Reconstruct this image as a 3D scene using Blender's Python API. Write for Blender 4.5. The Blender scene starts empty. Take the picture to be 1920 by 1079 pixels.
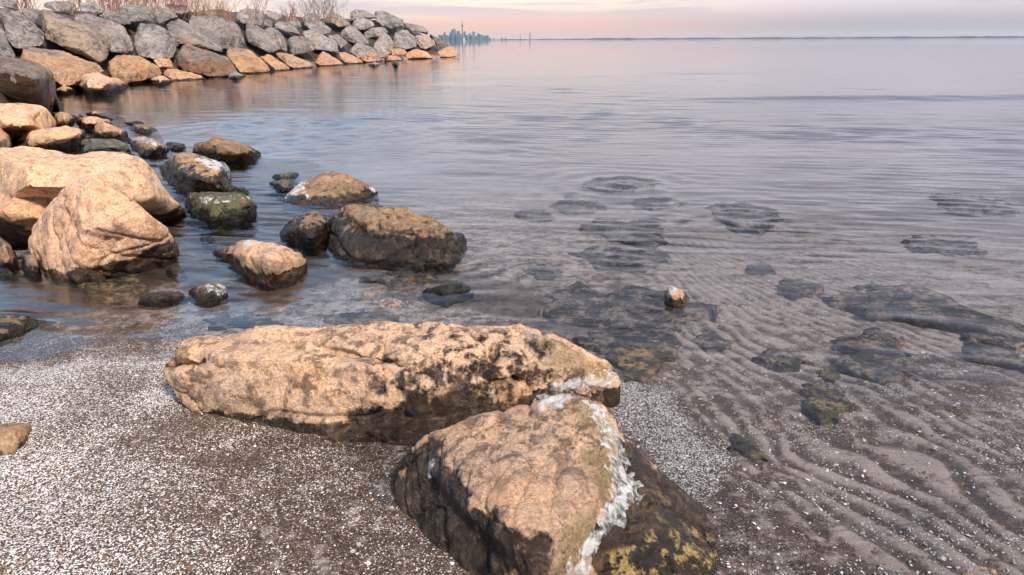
import bpy, bmesh, math, random
import numpy as np
from mathutils import Vector, Matrix, Euler, noise as mn

random.seed(7)
rng = np.random.default_rng(11)
S = bpy.context.scene
COL = S.collection
R = math.radians

# ------------------------------------------------------------------ camera
F = 1300.0
CAM_H = 1.5
cam_d = bpy.data.cameras.new('camera')
cam_d.sensor_fit = 'HORIZONTAL'
cam_d.sensor_width = 36.0
cam_d.lens = 36.0 * F / 1920.0
cam_d.clip_start = 0.05
cam_d.clip_end = 200000.0
cam = bpy.data.objects.new('camera', cam_d)
COL.objects.link(cam)
PITCH = math.atan((539.5 - 75.5) / F)
M = Matrix.Rotation(R(90) - PITCH, 4, 'X') @ Matrix.Rotation(R(-0.27), 4, 'Z')
M.translation = Vector((0, 0, CAM_H))
cam.matrix_world = M
S.camera = cam
M3 = np.array(M.to_3x3())
C0 = np.array([0, 0, CAM_H])


def ray(px, py):
    d = M3 @ np.array([(px - 960) / F, (539.5 - py) / F, -1.0])
    return d


def at(px, py, h=0.0):
    """The point at height h seen at this place of the photograph."""
    d = ray(px, py)
    if d[2] > -0.004:
        t = 60.0
    else:
        t = (h - CAM_H) / d[2]
    return C0 + d * t


def project(P):
    q = (P - C0) @ M3
    w = np.where(q[:, 2] < -1e-6, -q[:, 2], 1e-6)
    px = np.where(q[:, 2] < -1e-6, 960 + F * q[:, 0] / w, -1e5)
    py = np.where(q[:, 2] < -1e-6, 539.5 - F * q[:, 1] / w, -1e5)
    return px, py


def poly_sd(px, py, poly):
    """Signed distance to a polygon, positive inside."""
    poly = np.array(poly, float)
    n = len(poly)
    d2 = np.full(px.shape, 1e18)
    ins = np.zeros(px.shape, bool)
    for i in range(n):
        a, b = poly[i], poly[(i + 1) % n]
        e = b - a
        wx, wy = px - a[0], py - a[1]
        t = np.clip((wx * e[0] + wy * e[1]) / max(e @ e, 1e-12), 0, 1)
        dx, dy = wx - e[0] * t, wy - e[1] * t
        d2 = np.minimum(d2, dx * dx + dy * dy)
        c = ((a[1] > py) != (b[1] > py))
        with np.errstate(divide='ignore', invalid='ignore'):
            xi = (b[0] - a[0]) * (py - a[1]) / (b[1] - a[1] + 1e-30) + a[0]
        ins ^= c & (px < xi)
    d = np.sqrt(d2)
    return np.where(ins, d, -d)


def sstep(a, b, x):
    t = np.clip((x - a) / (b - a), 0, 1)
    return t * t * (3 - 2 * t)


# numpy gradient-free value noise (smooth), for large vertex counts
def vnoise(x, y, z, seed=0):
    def h(ix, iy, iz):
        n = (ix * 374761393 + iy * 668265263 + iz * 2147483647 + seed * 974711) & 0xFFFFFFFF
        n = ((n ^ (n >> 13)) * 1274126177) & 0xFFFFFFFF
        n = n ^ (n >> 16)
        return (n & 0xFFFF) / 65535.0
    ix, iy, iz = np.floor(x).astype(np.int64), np.floor(y).astype(np.int64), np.floor(z).astype(np.int64)
    fx, fy, fz = x - ix, y - iy, z - iz
    u, v, w = (f * f * f * (f * (f * 6 - 15) + 10) for f in (fx, fy, fz))
    r = 0
    for a in (0, 1):
        for b in (0, 1):
            for c in (0, 1):
                r = r + h(ix + a, iy + b, iz + c) * (u if a else 1 - u) * (v if b else 1 - v) * (w if c else 1 - w)
    return r * 2 - 1


def fbm(x, y, z, oct=4, gain=0.5, seed=0):
    r, a, f = 0, 1.0, 1.0
    for o in range(oct):
        r = r + a * vnoise(x * f + 17.3 * o, y * f - 9.1 * o, z * f + 4.7 * o, seed + o)
        a *= gain
        f *= 2.03
    return r


# ------------------------------------------------------------------ node helpers
class NT:
    def __init__(self, tree):
        self.t = tree
        self.n = tree.nodes
        self.l = tree.links

    def node(self, typ, **kw):
        nd = self.n.new(typ)
        for k, v in kw.items():
            setattr(nd, k, v)
        return nd

    def put(self, sock, v):
        if v is None:
            return
        if isinstance(v, bpy.types.NodeSocket):
            self.l.new(v, sock)
        elif isinstance(v, (tuple, list)) and len(v) == 3 and sock.type == 'RGBA':
            sock.default_value = (*v, 1)
        else:
            sock.default_value = v

    def math(self, op, a, b=None, c=None, clamp=False):
        nd = self.node('ShaderNodeMath', operation=op, use_clamp=clamp)
        self.put(nd.inputs[0], a)
        self.put(nd.inputs[1], b)
        self.put(nd.inputs[2], c)
        return nd.outputs[0]

    def vmath(self, op, a, b=None):
        nd = self.node('ShaderNodeVectorMath', operation=op)
        self.put(nd.inputs[0], a)
        self.put(nd.inputs[1], b)
        return nd.outputs[0]

    def mix(self, f, a, b, blend='MIX'):
        nd = self.node('ShaderNodeMix', data_type='RGBA', blend_type=blend)
        self.put(nd.inputs[0], f)
        self.put(nd.inputs[6], a)
        self.put(nd.inputs[7], b)
        return nd.outputs[2]

    def ramp(self, f, stops, interp='LINEAR'):
        nd = self.node('ShaderNodeValToRGB')
        nd.color_ramp.interpolation = interp
        e = nd.color_ramp.elements
        while len(e) < len(stops):
            e.new(0.5)
        for el, (p, c) in zip(e, stops):
            el.position = p
            el.color = (*c, 1) if isinstance(c, tuple) else (c, c, c, 1)
        self.put(nd.inputs[0], f)
        return nd.outputs[0]

    def maprange(self, v, a, b, c=0.0, d=1.0, smooth=False):
        nd = self.node('ShaderNodeMapRange', interpolation_type='SMOOTHSTEP' if smooth else 'LINEAR')
        for i, x in enumerate((v, a, b, c, d)):
            self.put(nd.inputs[i], x)
        return nd.outputs[0]

    def noise(self, vec, scale, detail=4, rough=0.5, dist=0.0, out=0):
        nd = self.node('ShaderNodeTexNoise')
        self.put(nd.inputs['Vector'], vec)
        nd.inputs['Scale'].default_value = scale
        nd.inputs['Detail'].default_value = detail
        nd.inputs['Roughness'].default_value = rough
        nd.inputs['Distortion'].default_value = dist
        return nd.outputs[out]

    def voro(self, vec, scale, feature='F1', rnd=1.0):
        nd = self.node('ShaderNodeTexVoronoi', feature=feature)
        self.put(nd.inputs['Vector'], vec)
        nd.inputs['Scale'].default_value = scale
        nd.inputs['Randomness'].default_value = rnd
        return nd

    def attr(self, name):
        nd = self.node('ShaderNodeAttribute', attribute_name=name)
        return nd

    def pos(self):
        return self.node('ShaderNodeNewGeometry').outputs['Position']

    def sep(self, v):
        nd = self.node('ShaderNodeSeparateXYZ')
        self.put(nd.inputs[0], v)
        return nd.outputs

    def bump(self, h, strength=0.5, dist=0.01, normal=None):
        nd = self.node('ShaderNodeBump')
        nd.inputs['Strength'].default_value = 1.0
        self.put(nd.inputs['Strength'], strength)
        self.put(nd.inputs['Distance'], dist)
        self.put(nd.inputs['Height'], h)
        if normal is not None:
            self.l.new(normal, nd.inputs['Normal'])
        return nd.outputs[0]


def new_mat(name):
    m = bpy.data.materials.new(name)
    m.use_nodes = True
    m.node_tree.nodes.clear()
    nt = NT(m.node_tree)
    out = nt.node('ShaderNodeOutputMaterial')
    return m, nt, out


def principled(nt, out, color, rough=0.8, normal=None, spec=0.5, metallic=0.0):
    b = nt.node('ShaderNodeBsdfPrincipled')
    nt.put(b.inputs['Base Color'], color)
    nt.put(b.inputs['Roughness'], rough)
    nt.put(b.inputs['Specular IOR Level'], spec)
    nt.put(b.inputs['Metallic'], metallic)
    if normal is not None:
        nt.l.new(normal, b.inputs['Normal'])
    nt.l.new(b.outputs[0], out.inputs['Surface'])
    return b


def plain_mat(name, c, rough=0.7, var=0.25, scale=3.0):
    m, nt, out = new_mat(name)
    n = nt.noise(nt.pos(), scale, 5, 0.6)
    k = nt.maprange(n, 0.3, 0.7, 1 - var, 1 + var)
    col = nt.mix(1.0, c, k, 'MULTIPLY')
    principled(nt, out, col, rough)
    return m


def rock_mat(name, light, mid, dark, sc=1.0, stain_col=(0.60, 0.31, 0.16), bumpd=0.006, dark_amt=0.75, lr=(0.36, 0.64)):
    m, nt, out = new_mat(name)
    p = nt.pos()
    a = nt.attr('mask')
    sp = nt.node('ShaderNodeSeparateColor')
    nt.l.new(a.outputs['Color'], sp.inputs[0])
    wet, moss, frost = sp.outputs[0], sp.outputs[1], sp.outputs[2]
    stain = nt.attr('stain').outputs['Fac']
    nb = nt.noise(p, 2.4 * sc, 7, 0.62)
    nm = nt.noise(p, 11 * sc, 9, 0.72, 0.15)
    nf = nt.noise(p, 60 * sc, 6, 0.75)
    col = nt.mix(nt.maprange(nb, lr[0], lr[1]), mid, light)
    col = nt.mix(nt.math('MULTIPLY', stain, nt.maprange(nb, 0.25, 0.6, 0.72, 1.0)), col, stain_col)
    # weathered dark mottling, pits and pale scuffs
    pit = nt.maprange(nm, 0.475, 0.575, 0.0, min(1, dark_amt * 1.2), True)
    pit = nt.math('MULTIPLY', pit, nt.maprange(nt.noise(p, 1.5 * sc, 4, 0.6), 0.36, 0.58, 0.25, 1.0, True))
    col = nt.mix(pit, col, dark)
    nl = nt.noise(p, 4.0 * sc, 9, 0.72, 0.3)
    col = nt.mix(nt.maprange(nl, 0.54, 0.66, 0.0, 0.5, True), col, tuple(min(1, c * 1.15 + 0.05) for c in light))
    ns = nt.noise(p, 26 * sc, 6, 0.8, 0.2)
    col = nt.mix(nt.maprange(ns, 0.56, 0.66, 0.0, 0.75 * dark_amt, True), col, dark)
    grain = nt.maprange(nf, 0.34, 0.66, 0.55, 1.38)
    col = nt.mix(1.0, col, grain, 'MULTIPLY')
    # iron stains and grey weathered skin
    n5 = nt.noise(p, 1.9 * sc, 6, 0.65, 0.8)
    col = nt.mix(nt.maprange(n5, 0.55, 0.68, 0.0, 0.45, True), col, (0.42, 0.20, 0.09))
    col = nt.mix(nt.maprange(n5, 0.45, 0.34, 0.0, 0.40, True), col, tuple(0.55 * c + 0.45 * sum(mid) / 3 for c in mid))
    oi = nt.node('ShaderNodeObjectInfo')
    hsv = nt.node('ShaderNodeHueSaturation')
    nt.put(hsv.inputs['Value'], nt.maprange(oi.outputs['Random'], 0, 1, 0.92, 1.22))
    nt.put(hsv.inputs['Hue'], nt.maprange(nt.math('FRACT', nt.math('MULTIPLY', oi.outputs['Random'], 7.31)), 0, 1, 0.494, 0.503))
    nt.put(hsv.inputs['Saturation'], nt.math('MULTIPLY', nt.maprange(nb, 0.3, 0.7, 0.85, 1.12), nt.maprange(nt.math('FRACT', nt.math('MULTIPLY', oi.outputs['Random'], 13.7)), 0, 1, 0.90, 1.06)))
    nt.put(hsv.inputs['Color'], col)
    col = hsv.outputs[0]
    # algae
    mo = nt.math('MULTIPLY', moss, nt.maprange(nm, 0.3, 0.6, 1.0, 0.35), clamp=True)
    mcol = nt.mix(nt.maprange(nf, 0.35, 0.65), (0.035, 0.04, 0.008), (0.16, 0.14, 0.035))
    col = nt.mix(mo, col, mcol)
    gold = nt.attr('gold').outputs['Fac']
    gcol = nt.mix(nt.maprange(nm, 0.50, 0.58, 0, 1, True), (0.018, 0.014, 0.009), nt.mix(nt.maprange(nf, 0.4, 0.6), (0.27, 0.165, 0.035), (0.46, 0.35, 0.18)))
    # wet, dark and slick near the water; some masks add underside shade
    wn = nt.math('ADD', wet, nt.maprange(nm, 0.34, 0.66, -0.38, 0.38))
    wf = nt.math('MULTIPLY', nt.maprange(wn, 0.14, 0.56, 0, 1, True), nt.math('GREATER_THAN', wet, 0.02))
    wf = nt.math('MULTIPLY', wf, nt.maprange(nt.noise(p, 7 * sc, 7, 0.7, 0.7), 0.46, 0.62, 1.0, 0.84, True))
    wcol = nt.mix(1.0, col, (0.062, 0.056, 0.050), 'MULTIPLY')
    col = nt.mix(wf, col, wcol)
    col = nt.mix(gold, col, gcol)
    # frost and frozen spray
    fn = nt.math('ADD', frost, nt.maprange(nm, 0.3, 0.7, -0.45, 0.45))
    ff = nt.math('MULTIPLY', nt.maprange(fn, 0.45, 0.62, 0, 0.9, True), nt.math('GREATER_THAN', frost, 0.02))
    col = nt.mix(nt.math('MULTIPLY', ff, nt.maprange(nf, 0.35, 0.6, 0.55, 1.0)), col, (0.70, 0.73, 0.77))
    rough = nt.math('SUBTRACT', 0.86, nt.math('MULTIPLY', wf, 0.66))
    rough = nt.math('SUBTRACT', rough, nt.math('MULTIPLY', ff, 0.4), clamp=True)
    h1 = nt.math('ADD', nt.math('MULTIPLY', nm, 1.0), nt.math('MULTIPLY', nf, 0.42))
    cn = nt.noise(p, 3.2 * sc, 3, 0.6, 1.0)
    crack = nt.maprange(nt.math('ABSOLUTE', nt.math('SUBTRACT', cn, 0.5)), 0.0, 0.008, -0.22, 0.0)
    h1 = nt.math('ADD', h1, crack)
    h1 = nt.math('ADD', h1, nt.math('MULTIPLY', nl, 0.8))
    nrm = nt.bump(h1, 1.0, bumpd * 5.0 / sc)
    b = principled(nt, out, col, rough, nrm, 0.45)
    return m


MAT = {}
MAT['tan'] = rock_mat('tan_limestone', (0.68, 0.44, 0.27), (0.52, 0.315, 0.18), (0.14, 0.085, 0.055), 1.6, bumpd=0.006)
MAT['peach'] = rock_mat('peach_limestone', (0.76, 0.475, 0.29), (0.60, 0.345, 0.195), (0.26, 0.14, 0.08), 1.2, bumpd=0.006, dark_amt=0.55)
MAT['brown'] = rock_mat('brown_wet_stone', (0.40, 0.245, 0.155), (0.19, 0.118, 0.076), (0.04, 0.032, 0.026), 1.8, bumpd=0.006)
MAT['grey'] = rock_mat('grey_armour_stone', (0.43, 0.39, 0.375), (0.20, 0.18, 0.176), (0.085, 0.075, 0.075), 0.42, bumpd=0.012)
MAT['dark'] = rock_mat('dark_algae_stone', (0.13, 0.13, 0.11), (0.065, 0.065, 0.055), (0.02, 0.02, 0.018), 1.8, bumpd=0.006)
MAT['sub'] = rock_mat('submerged_stone', (0.24, 0.195, 0.155), (0.034, 0.031, 0.029), (0.008, 0.008, 0.008), 3.0, bumpd=0.008, lr=(0.48, 0.58))
MAT['subfar'] = rock_mat('deep_submerged_stone', (0.21, 0.185, 0.175), (0.055, 0.053, 0.056), (0.02, 0.02, 0.022), 2.0, bumpd=0.006, lr=(0.50, 0.60), dark_amt=0.5)
MAT['gold'] = rock_mat('golden_submerged_stone', (0.30, 0.215, 0.10), (0.045, 0.037, 0.022), (0.012, 0.011, 0.009), 3.0, bumpd=0.008, lr=(0.46, 0.58))

m, nt, out = new_mat('clear_ice')
n = nt.noise(nt.pos(), 45, 5, 0.6)
pb = nt.node('ShaderNodeBsdfPrincipled')
nt.put(pb.inputs['Base Color'], nt.mix(nt.maprange(n, 0.35, 0.65), (0.55, 0.58, 0.62), (0.9, 0.92, 0.95)))
pb.inputs['Roughness'].default_value = 0.2
nt.l.new(nt.bump(n, 0.3, 0.004), pb.inputs['Normal'])
tr = nt.node('ShaderNodeBsdfTransparent')
mx = nt.node('ShaderNodeMixShader')
nt.put(mx.inputs[0], nt.maprange(n, 0.40, 0.66, 0.06, 0.45))
nt.l.new(tr.outputs[0], mx.inputs[1])
nt.l.new(pb.outputs[0], mx.inputs[2])
nt.l.new(mx.outputs[0], out.inputs['Surface'])
MAT['ice'] = m


# ------------------------------------------------------------------ object helpers
def tag(o, label, cat, group=None, kind=None):
    if label:
        o['label'] = label
    if cat:
        o['category'] = cat
    if group:
        o['group'] = group
    if kind:
        o['kind'] = kind
    return o


def mesh_obj(name, verts, faces, mat, parent=None, origin=None, smooth=True):
    verts = np.asarray(verts, float)
    if origin is None:
        origin = np.zeros(3)
    me = bpy.data.meshes.new(name)
    me.from_pydata((verts - origin).tolist(), [], faces if isinstance(faces, list) else faces.tolist())
    me.materials.append(mat)
    if smooth:
        me.polygons.foreach_set('use_smooth', [True] * len(me.polygons))
    me.update()
    o = bpy.data.objects.new(name, me)
    COL.objects.link(o)
    if parent is not None:
        o.parent = parent
        o.location = Vector(origin) - parent.location
    else:
        o.location = origin
    return o


def hulls_to_mesh(hulls, voxel):
    bm = bmesh.new()
    for pts in hulls:
        b2 = bmesh.new()
        for p in pts:
            b2.verts.new(p)
        res = bmesh.ops.convex_hull(b2, input=b2.verts)
        junk = list({g for g in res['geom_interior'] + res['geom_unused'] if isinstance(g, bmesh.types.BMVert)})
        bmesh.ops.delete(b2, geom=junk, context='VERTS')
        tmp = bpy.data.meshes.new('tmp')
        b2.to_mesh(tmp)
        b2.free()
        bm.from_mesh(tmp)
        bpy.data.meshes.remove(tmp)
    me = bpy.data.meshes.new('tmp')
    bm.to_mesh(me)
    bm.free()
    o = bpy.data.objects.new('tmp', me)
    COL.objects.link(o)
    md = o.modifiers.new('r', 'REMESH')
    md.mode = 'VOXEL'
    md.voxel_size = voxel
    ms = o.modifiers.new('s', 'SMOOTH')
    ms.iterations = 1
    ms.factor = 0.5
    dg = bpy.context.evaluated_depsgraph_get()
    dg.update()
    ev = o.evaluated_get(dg)
    m2 = ev.to_mesh()
    nv = len(m2.vertices)
    co = np.empty(nv * 3)
    m2.vertices.foreach_get('co', co)
    no = np.empty(nv * 3)
    m2.vertices.foreach_get('normal', no)
    faces = [tuple(p.vertices) for p in m2.polygons]
    ev.to_mesh_clear()
    bpy.data.objects.remove(o)
    bpy.data.meshes.remove(me)
    return co.reshape(-1, 3), no.reshape(-1, 3), faces


SEED = [0]


def rock(name, hulls, label, mat, voxel, size, cat='rock', group=None, rough=1.0, wet=0.06, mossy=0.0,
         masks=(), stain=None, parent=None, strata=None, submerged=False,
         chips=22, chipd=0.10, grooves=(), grow=1.0):
    """One boulder: joined hulls, remeshed, weathered by real displacement."""
    SEED[0] += 1
    sd = SEED[0]
    if grow != 1:
        hulls = [[np.mean(h, 0) + (np.asarray(p) - np.mean(h, 0)) * grow for p in h] for h in hulls]
    co, no, faces = hulls_to_mesh(hulls, voxel)
    x, y, z = co.T
    s = size
    k = 1.0 / s
    # broken faces: shallow planar chips around the whole boulder
    lr = np.random.default_rng(1000 + sd)
    cen = (co.max(0) + co.min(0)) / 2
    for i in range(chips):
        n = lr.normal(size=3)
        n[2] = abs(n[2]) * 0.9
        n /= np.linalg.norm(n)
        pr = (co - cen) @ n
        h = pr.max() - s * lr.uniform(0.015, chipd)
        ex = np.maximum(0, pr - h)
        co = co - n[None, :] * (ex * 0.92)[:, None]
    if submerged:
        x, y, z = co.T
        co = co + np.stack([0.16 * s * fbm(x * 3 * k, y * 3 * k, z * 0, 3, 0.6, sd + 11), 0.16 * s * fbm(x * 3 * k, y * 3 * k, z * 0, 3, 0.6, sd + 12), 0 * z], 1)
    x, y, z = co.T
    d = 0.022 * s * fbm(x * k * 2.3, y * k * 2.3, z * k * 2.3, 2, 0.5, sd)
    f1 = fbm(x * k * 7, y * k * 7, z * k * 7, 4, 0.55, sd + 40)
    d += 0.009 * s * rough * f1
    f2 = fbm(x * k * 3 + 0.2 * f1, y * k * 3, z * k * 3, 3, 0.5, sd + 60)
    d += 0.016 * s * rough * (np.round(f2 * 4) / 4 * 0.7 + 0.3 * f2)
    rd = np.abs(vnoise(x * k * 3.1, y * k * 3.1, z * k * 3.1, sd + 90))
    d -= 0.022 * s * rough * (1 - sstep(0.0, 0.06, rd))
    sv = Vector((0.25, 0.2, 1.0)) if strata is None else Vector(strata)
    sv.normalize()
    q = (x * sv.x + y * sv.y + z * sv.z) * k * 7 + 1.2 * vnoise(x * k * 1.6, y * k * 1.6, z * k * 1.6, sd + 7)
    fr = q - np.floor(q)
    gate = sstep(-0.1, 0.5, vnoise(x * k * 1.3, y * k * 1.3, z * k * 1.3, sd + 17))
    d -= 0.016 * s * rough * gate * (1 - sstep(0.0, 0.12, np.abs(fr - 0.5)))
    co = co + no * d[:, None]
    if submerged:
        over = np.maximum(0, co[:, 2] + 0.018)
        co[:, 2] -= over * 0.93
    if grooves:
        gx_, gy_ = project(co)
        fac = ((C0 - co) * no).sum(1) > 0
        for line, depth, wid in grooves:
            dd = np.full(gx_.shape, 1e9)
            for a, b in zip(line, line[1:]):
                a, b = np.array(a, float), np.array(b, float)
                e = b - a
                t = np.clip(((gx_ - a[0]) * e[0] + (gy_ - a[1]) * e[1]) / (e @ e), 0, 1)
                dd = np.minimum(dd, np.hypot(gx_ - a[0] - e[0] * t, gy_ - a[1] - e[1] * t))
            jit = 1 + 0.5 * vnoise(x * 22, y * 22, z * 22, sd + 2)
            co = co - no * (fac * depth * jit * np.exp(-(dd / wid) ** 2))[:, None]
    org = np.array([co[:, 0].mean(), co[:, 1].mean(), co[:, 2].min()])
    o = mesh_obj(name, co, faces, mat, parent, org)
    px, py = project(co)
    z = co[:, 2]
    nz = 0.35 * fbm(x * 9 / max(s, .4), y * 9 / max(s, .4), z * 9 / max(s, .4), 3, 0.5, sd + 5)
    w = 1 - sstep(wet * 0.45, wet * 1.35, z + nz * wet * 0.9)
    if submerged:
        w = w * 0.0 + 0.15
    mo = 0.75 * mossy * np.exp(-((z - wet * 1.25) / (wet * 0.9 + 1e-4)) ** 2)
    fr_ = np.zeros_like(z)
    gd = np.zeros_like(z)
    for ch, poly, soft, amt in masks:
        v = amt * sstep(-soft, soft, poly_sd(px, py, poly) + nz * soft * 3)
        if ch == 'wet':
            w = np.maximum(w, v)
        elif ch == 'dry':
            w = w * (1 - v)
        elif ch == 'gold':
            gd = np.maximum(gd, v)
        elif ch == 'moss':
            mo = np.maximum(mo, v)
        else:
            fr_ = np.maximum(fr_, v)
    cols = np.stack([w, mo, fr_, np.ones_like(z)], 1).astype(np.float32)
    at_ = o.data.attributes.new('mask', 'FLOAT_COLOR', 'POINT')
    at_.data.foreach_set('color', cols.ravel())
    st = np.zeros_like(z)
    if stain is not None:
        st = 1 - sstep(stain - 0.12, stain + 0.12, z + 0.22 * fbm(x * 0.9, y * 0.9, z * 0.9, 4, 0.55, sd + 3))
    a2 = o.data.attributes.new('stain', 'FLOAT', 'POINT')
    a2.data.foreach_set('value', st.astype(np.float32))
    if gd.max() > 0:
        a3 = o.data.attributes.new('gold', 'FLOAT', 'POINT')
        a3.data.foreach_set('value', gd.astype(np.float32))
    if parent is None:
        tag(o, label, cat, group)
    o['_n'] = 0
    del o['_n']
    return o, co, faces


def crust(parent, co, faces, poly, thick, mat, name='ice_crust', soft=10, scale=28, bias=0.0, seed=0):
    """A frozen crust grown on the rock's own faces: thick in drops, tapering to nothing."""
    px, py = project(co)
    me = parent.data
    no = np.empty(len(co) * 3)
    me.vertices.foreach_get('normal', no)
    no = no.reshape(-1, 3)
    x, y, z = co.T
    sd = sstep(-soft, soft, poly_sd(px, py, poly))
    n = fbm(x * scale, y * scale, z * scale * 0.4, 2, 0.35, 300 + seed)
    facing = ((C0 - co) * no).sum(1) > -0.02
    t = sd * 1.1 - 0.66 + 0.85 * n + bias
    t = np.where(facing & (sd > 0.03), t, -1)
    t = np.clip(t, -1, 0.6)
    keep = [f for f in faces if max(t[list(f)]) > 0]
    if not keep:
        return None
    par = {}

    def find(i):
        while par[i] != i:
            par[i] = par[par[i]]
            i = par[i]
        return i
    for f in keep:
        for i in f:
            par.setdefault(i, i)
        r0 = find(f[0])
        for i in f[1:]:
            par[find(i)] = r0
    comps = {}
    for f in keep:
        comps.setdefault(find(f[0]), []).append(f)
    for fs in sorted(comps.values(), key=len, reverse=True)[:9]:
        if len(fs) < 40:
            continue
        used = sorted({i for f in fs for i in f})
        ix = {v: i for i, v in enumerate(used)}
        th = np.where(t[used] < 0, -0.002, np.sqrt(np.maximum(t[used], 0)) * thick * 1.1)
        v = co[used] + no[used] * th[:, None]
        mesh_obj(name, v, [tuple(ix[i] for i in f) for f in fs], mat, parent, v.mean(0))


def chains(poly):
    """Split an outline into upper and lower chains (image y grows down)."""
    n = len(poly)
    il = min(range(n), key=lambda i: poly[i][0])
    ir = max(range(n), key=lambda i: poly[i][0])
    a, i = [], il
    while i != ir:
        a.append(poly[i]); i = (i + 1) % n
    a.append(poly[ir])
    b, i = [], ir
    while i != il:
        b.append(poly[i]); i = (i + 1) % n
    b.append(poly[il])
    b = b[::-1]
    my = lambda c: sum(p[1] for p in c) / len(c)
    return (a, b) if my(a) < my(b) else (b, a)


def interp(chain, x):
    for (x0, y0), (x1, y1) in zip(chain, chain[1:]):
        lo, hi = min(x0, x1), max(x0, x1)
        if lo <= x <= hi and hi > lo:
            return y0 + (y1 - y0) * (x - x0) / (x1 - x0)
    return chain[0][1] if x < chain[0][0] else chain[-1][1]


def standing(poly, H=None, base=0.0, foot=0.22, edge=0.42, flat=0.97, hscale=1.0):
    """Hull of a rock that stands in water: outline in the photograph to points with their own depth."""
    up, lo = chains(poly)
    hp = max(interp(lo, p[0]) - p[1] for p in up)
    cx = sum(p[0] for p in poly) / len(poly)
    yb = max(p[1] for p in poly)
    b = at(cx, yb, base)
    sl = float(np.linalg.norm(b - C0))
    th = math.asin(min(0.9, (CAM_H - base) / sl))
    if H is None:
        H = hp * sl / F / (math.cos(th) + 1.0 * math.sin(th)) * 0.92 * hscale
    pts, basepts = [], []
    for i, p in enumerate(lo):
        q = at(p[0], p[1], base)
        basepts.append(q)
        pts.append(q)
    bc = np.mean(basepts, 0)
    for q in list(basepts):
        r = bc + (q - bc) * 0.85
        pts.append(np.array([r[0], r[1], base - foot]))
    for p in up[1:-1]:
        ly = interp(lo, p[0])
        f = (ly - p[1]) / hp
        h = base + H * min(1, f) ** 0.9
        q = at(p[0], p[1], h)
        pts.append(q)
        r = bc + (q - bc) * 0.85
        pts.append(np.array([r[0], r[1], base - foot]))
        # front edge of the top face
        fx = cx + (p[0] - cx) * 0.86
        fy = p[1] + edge * (ly - p[1]) * random.uniform(0.75, 1.2)
        pts.append(at(fx, fy, base + (h - base) * flat * random.uniform(0.8, 1.0)))
    w = abs(up[-1][0] - up[0][0]) * sl / F
    return [pts], max(w, H)

# ------------------------------------------------------------------ terrain
toe_px = [(97, 200), (150, 172), (240, 163), (330, 152), (455, 142), (560, 130), (680, 119), (780, 112), (850, 108), (866, 105)]
toe = [(-5.6, -8.0), (-5.3, 2.0), (-6.3, 5.5), (-8.4, 9.0), (-9.6, 12.0)] + [tuple(at(*p)[:2]) for p in toe_px]
tipx, tipy = toe[-1]
LAND = toe + [(tipx - 1.2, tipy + 4.5), (tipx - 5, tipy + 8.5), (tipx - 14, tipy + 11), (-120, tipy + 14), (-400, tipy + 14), (-400, -8)]


def slope_h(x, y, inset=0.0, low=0.0):
    d = poly_sd(x, y, LAND) - inset
    cap = 2.8 + 0.8 * sstep(28, 48, y) - low
    return np.minimum(0.7 * d, cap)


def hit(px, py):
    d = ray(px, py)
    t = np.linspace(8, 80, 900)
    P = C0 + d[None, :] * t[:, None]
    g = P[:, 2] - slope_h(P[:, 0], P[:, 1])
    i = np.nonzero(g <= 0)[0]
    if len(i):
        k = i[0]
        return P[k], t[k]
    # over the crest: where the view ray passes closest above the bank
    g = np.where((t > 12) & (t < 66), g, 1e9)
    k = int(np.argmin(g))
    return P[k], t[k]


RIP_A = (0.86, 0.51)


def ground_z(x, y):
    s = (x + 1.2) * 0.35 + (y - 1.9)
    z = 0.012 - 0.034 * s
    z = np.where(s > 2, 0.012 - 0.068 - 0.026 * (s - 2), z)
    z = np.where(s > 6.5, 0.012 - 0.185 - 0.06 * (s - 6.5), z)
    z = np.maximum(z, -3.2)
    z = z + 0.010 * fbm(x * 1.6, y * 1.6, 0 * x, 3, 0.5, 3) * sstep(-1, 1.5, s) + 0.004 * fbm(x * 5, y * 5, 0 * x, 2, 0.5, 8)
    # beach climbs behind and beside the camera
    z = z + (0.042 + 0.02 * fbm(x * 1.1, y * 1.6, 0 * x, 3, 0.55, 63)) * sstep(-0.5, -1.7, x) * sstep(4.4 + 0.5 * fbm(x * 0.9, y * 0.9, 0 * x, 2, 0.5, 64), 2.7, y)
    z = z + 0.06 * np.maximum(0, -1.5 - (y - 1.0) - 0.0 * x) + 0.10 * np.maximum(0, -3.3 - x) * sstep(5.0, 3.0, y)
    r = np.hypot(x, y)
    core = slope_h(x, y, 1.0, 0.45) + 0.18 * fbm(x * 0.7, y * 0.7, 0 * x, 3, 0.5, 21)
    z = np.where(poly_sd(x, y, LAND) > 0.3, np.maximum(z, core), z)
    return z


def ripple(x, y):
    ph = (x * 0.75 + y * (0.2 + 0.22 * x)) / 0.145 + 1.0 * fbm(x * 1.7, y * 1.7, 0 * x, 3, 0.55, 31)
    a = np.sin(2 * np.pi * ph)
    msk = sstep(0.35, 0.9, x - 0.12 * (y - 2)) * sstep(7.5, 4.0, y) * (0.65 + 0.5 * fbm(x * 2.3, y * 2.3, 0 * x, 2, 0.5, 77))
    return a, np.clip(msk, 0, 1)


def polar(rs, phis):
    r, f = np.meshgrid(rs, phis, indexing='ij')
    x, y = r * np.sin(f), r * np.cos(f)
    n, k = r.shape
    i = np.arange(n * k).reshape(n, k)
    q = np.stack([i[:-1, :-1], i[:-1, 1:], i[1:, 1:], i[1:, :-1]], -1).reshape(-1, 4)
    return x.ravel(), y.ravel(), q


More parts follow.
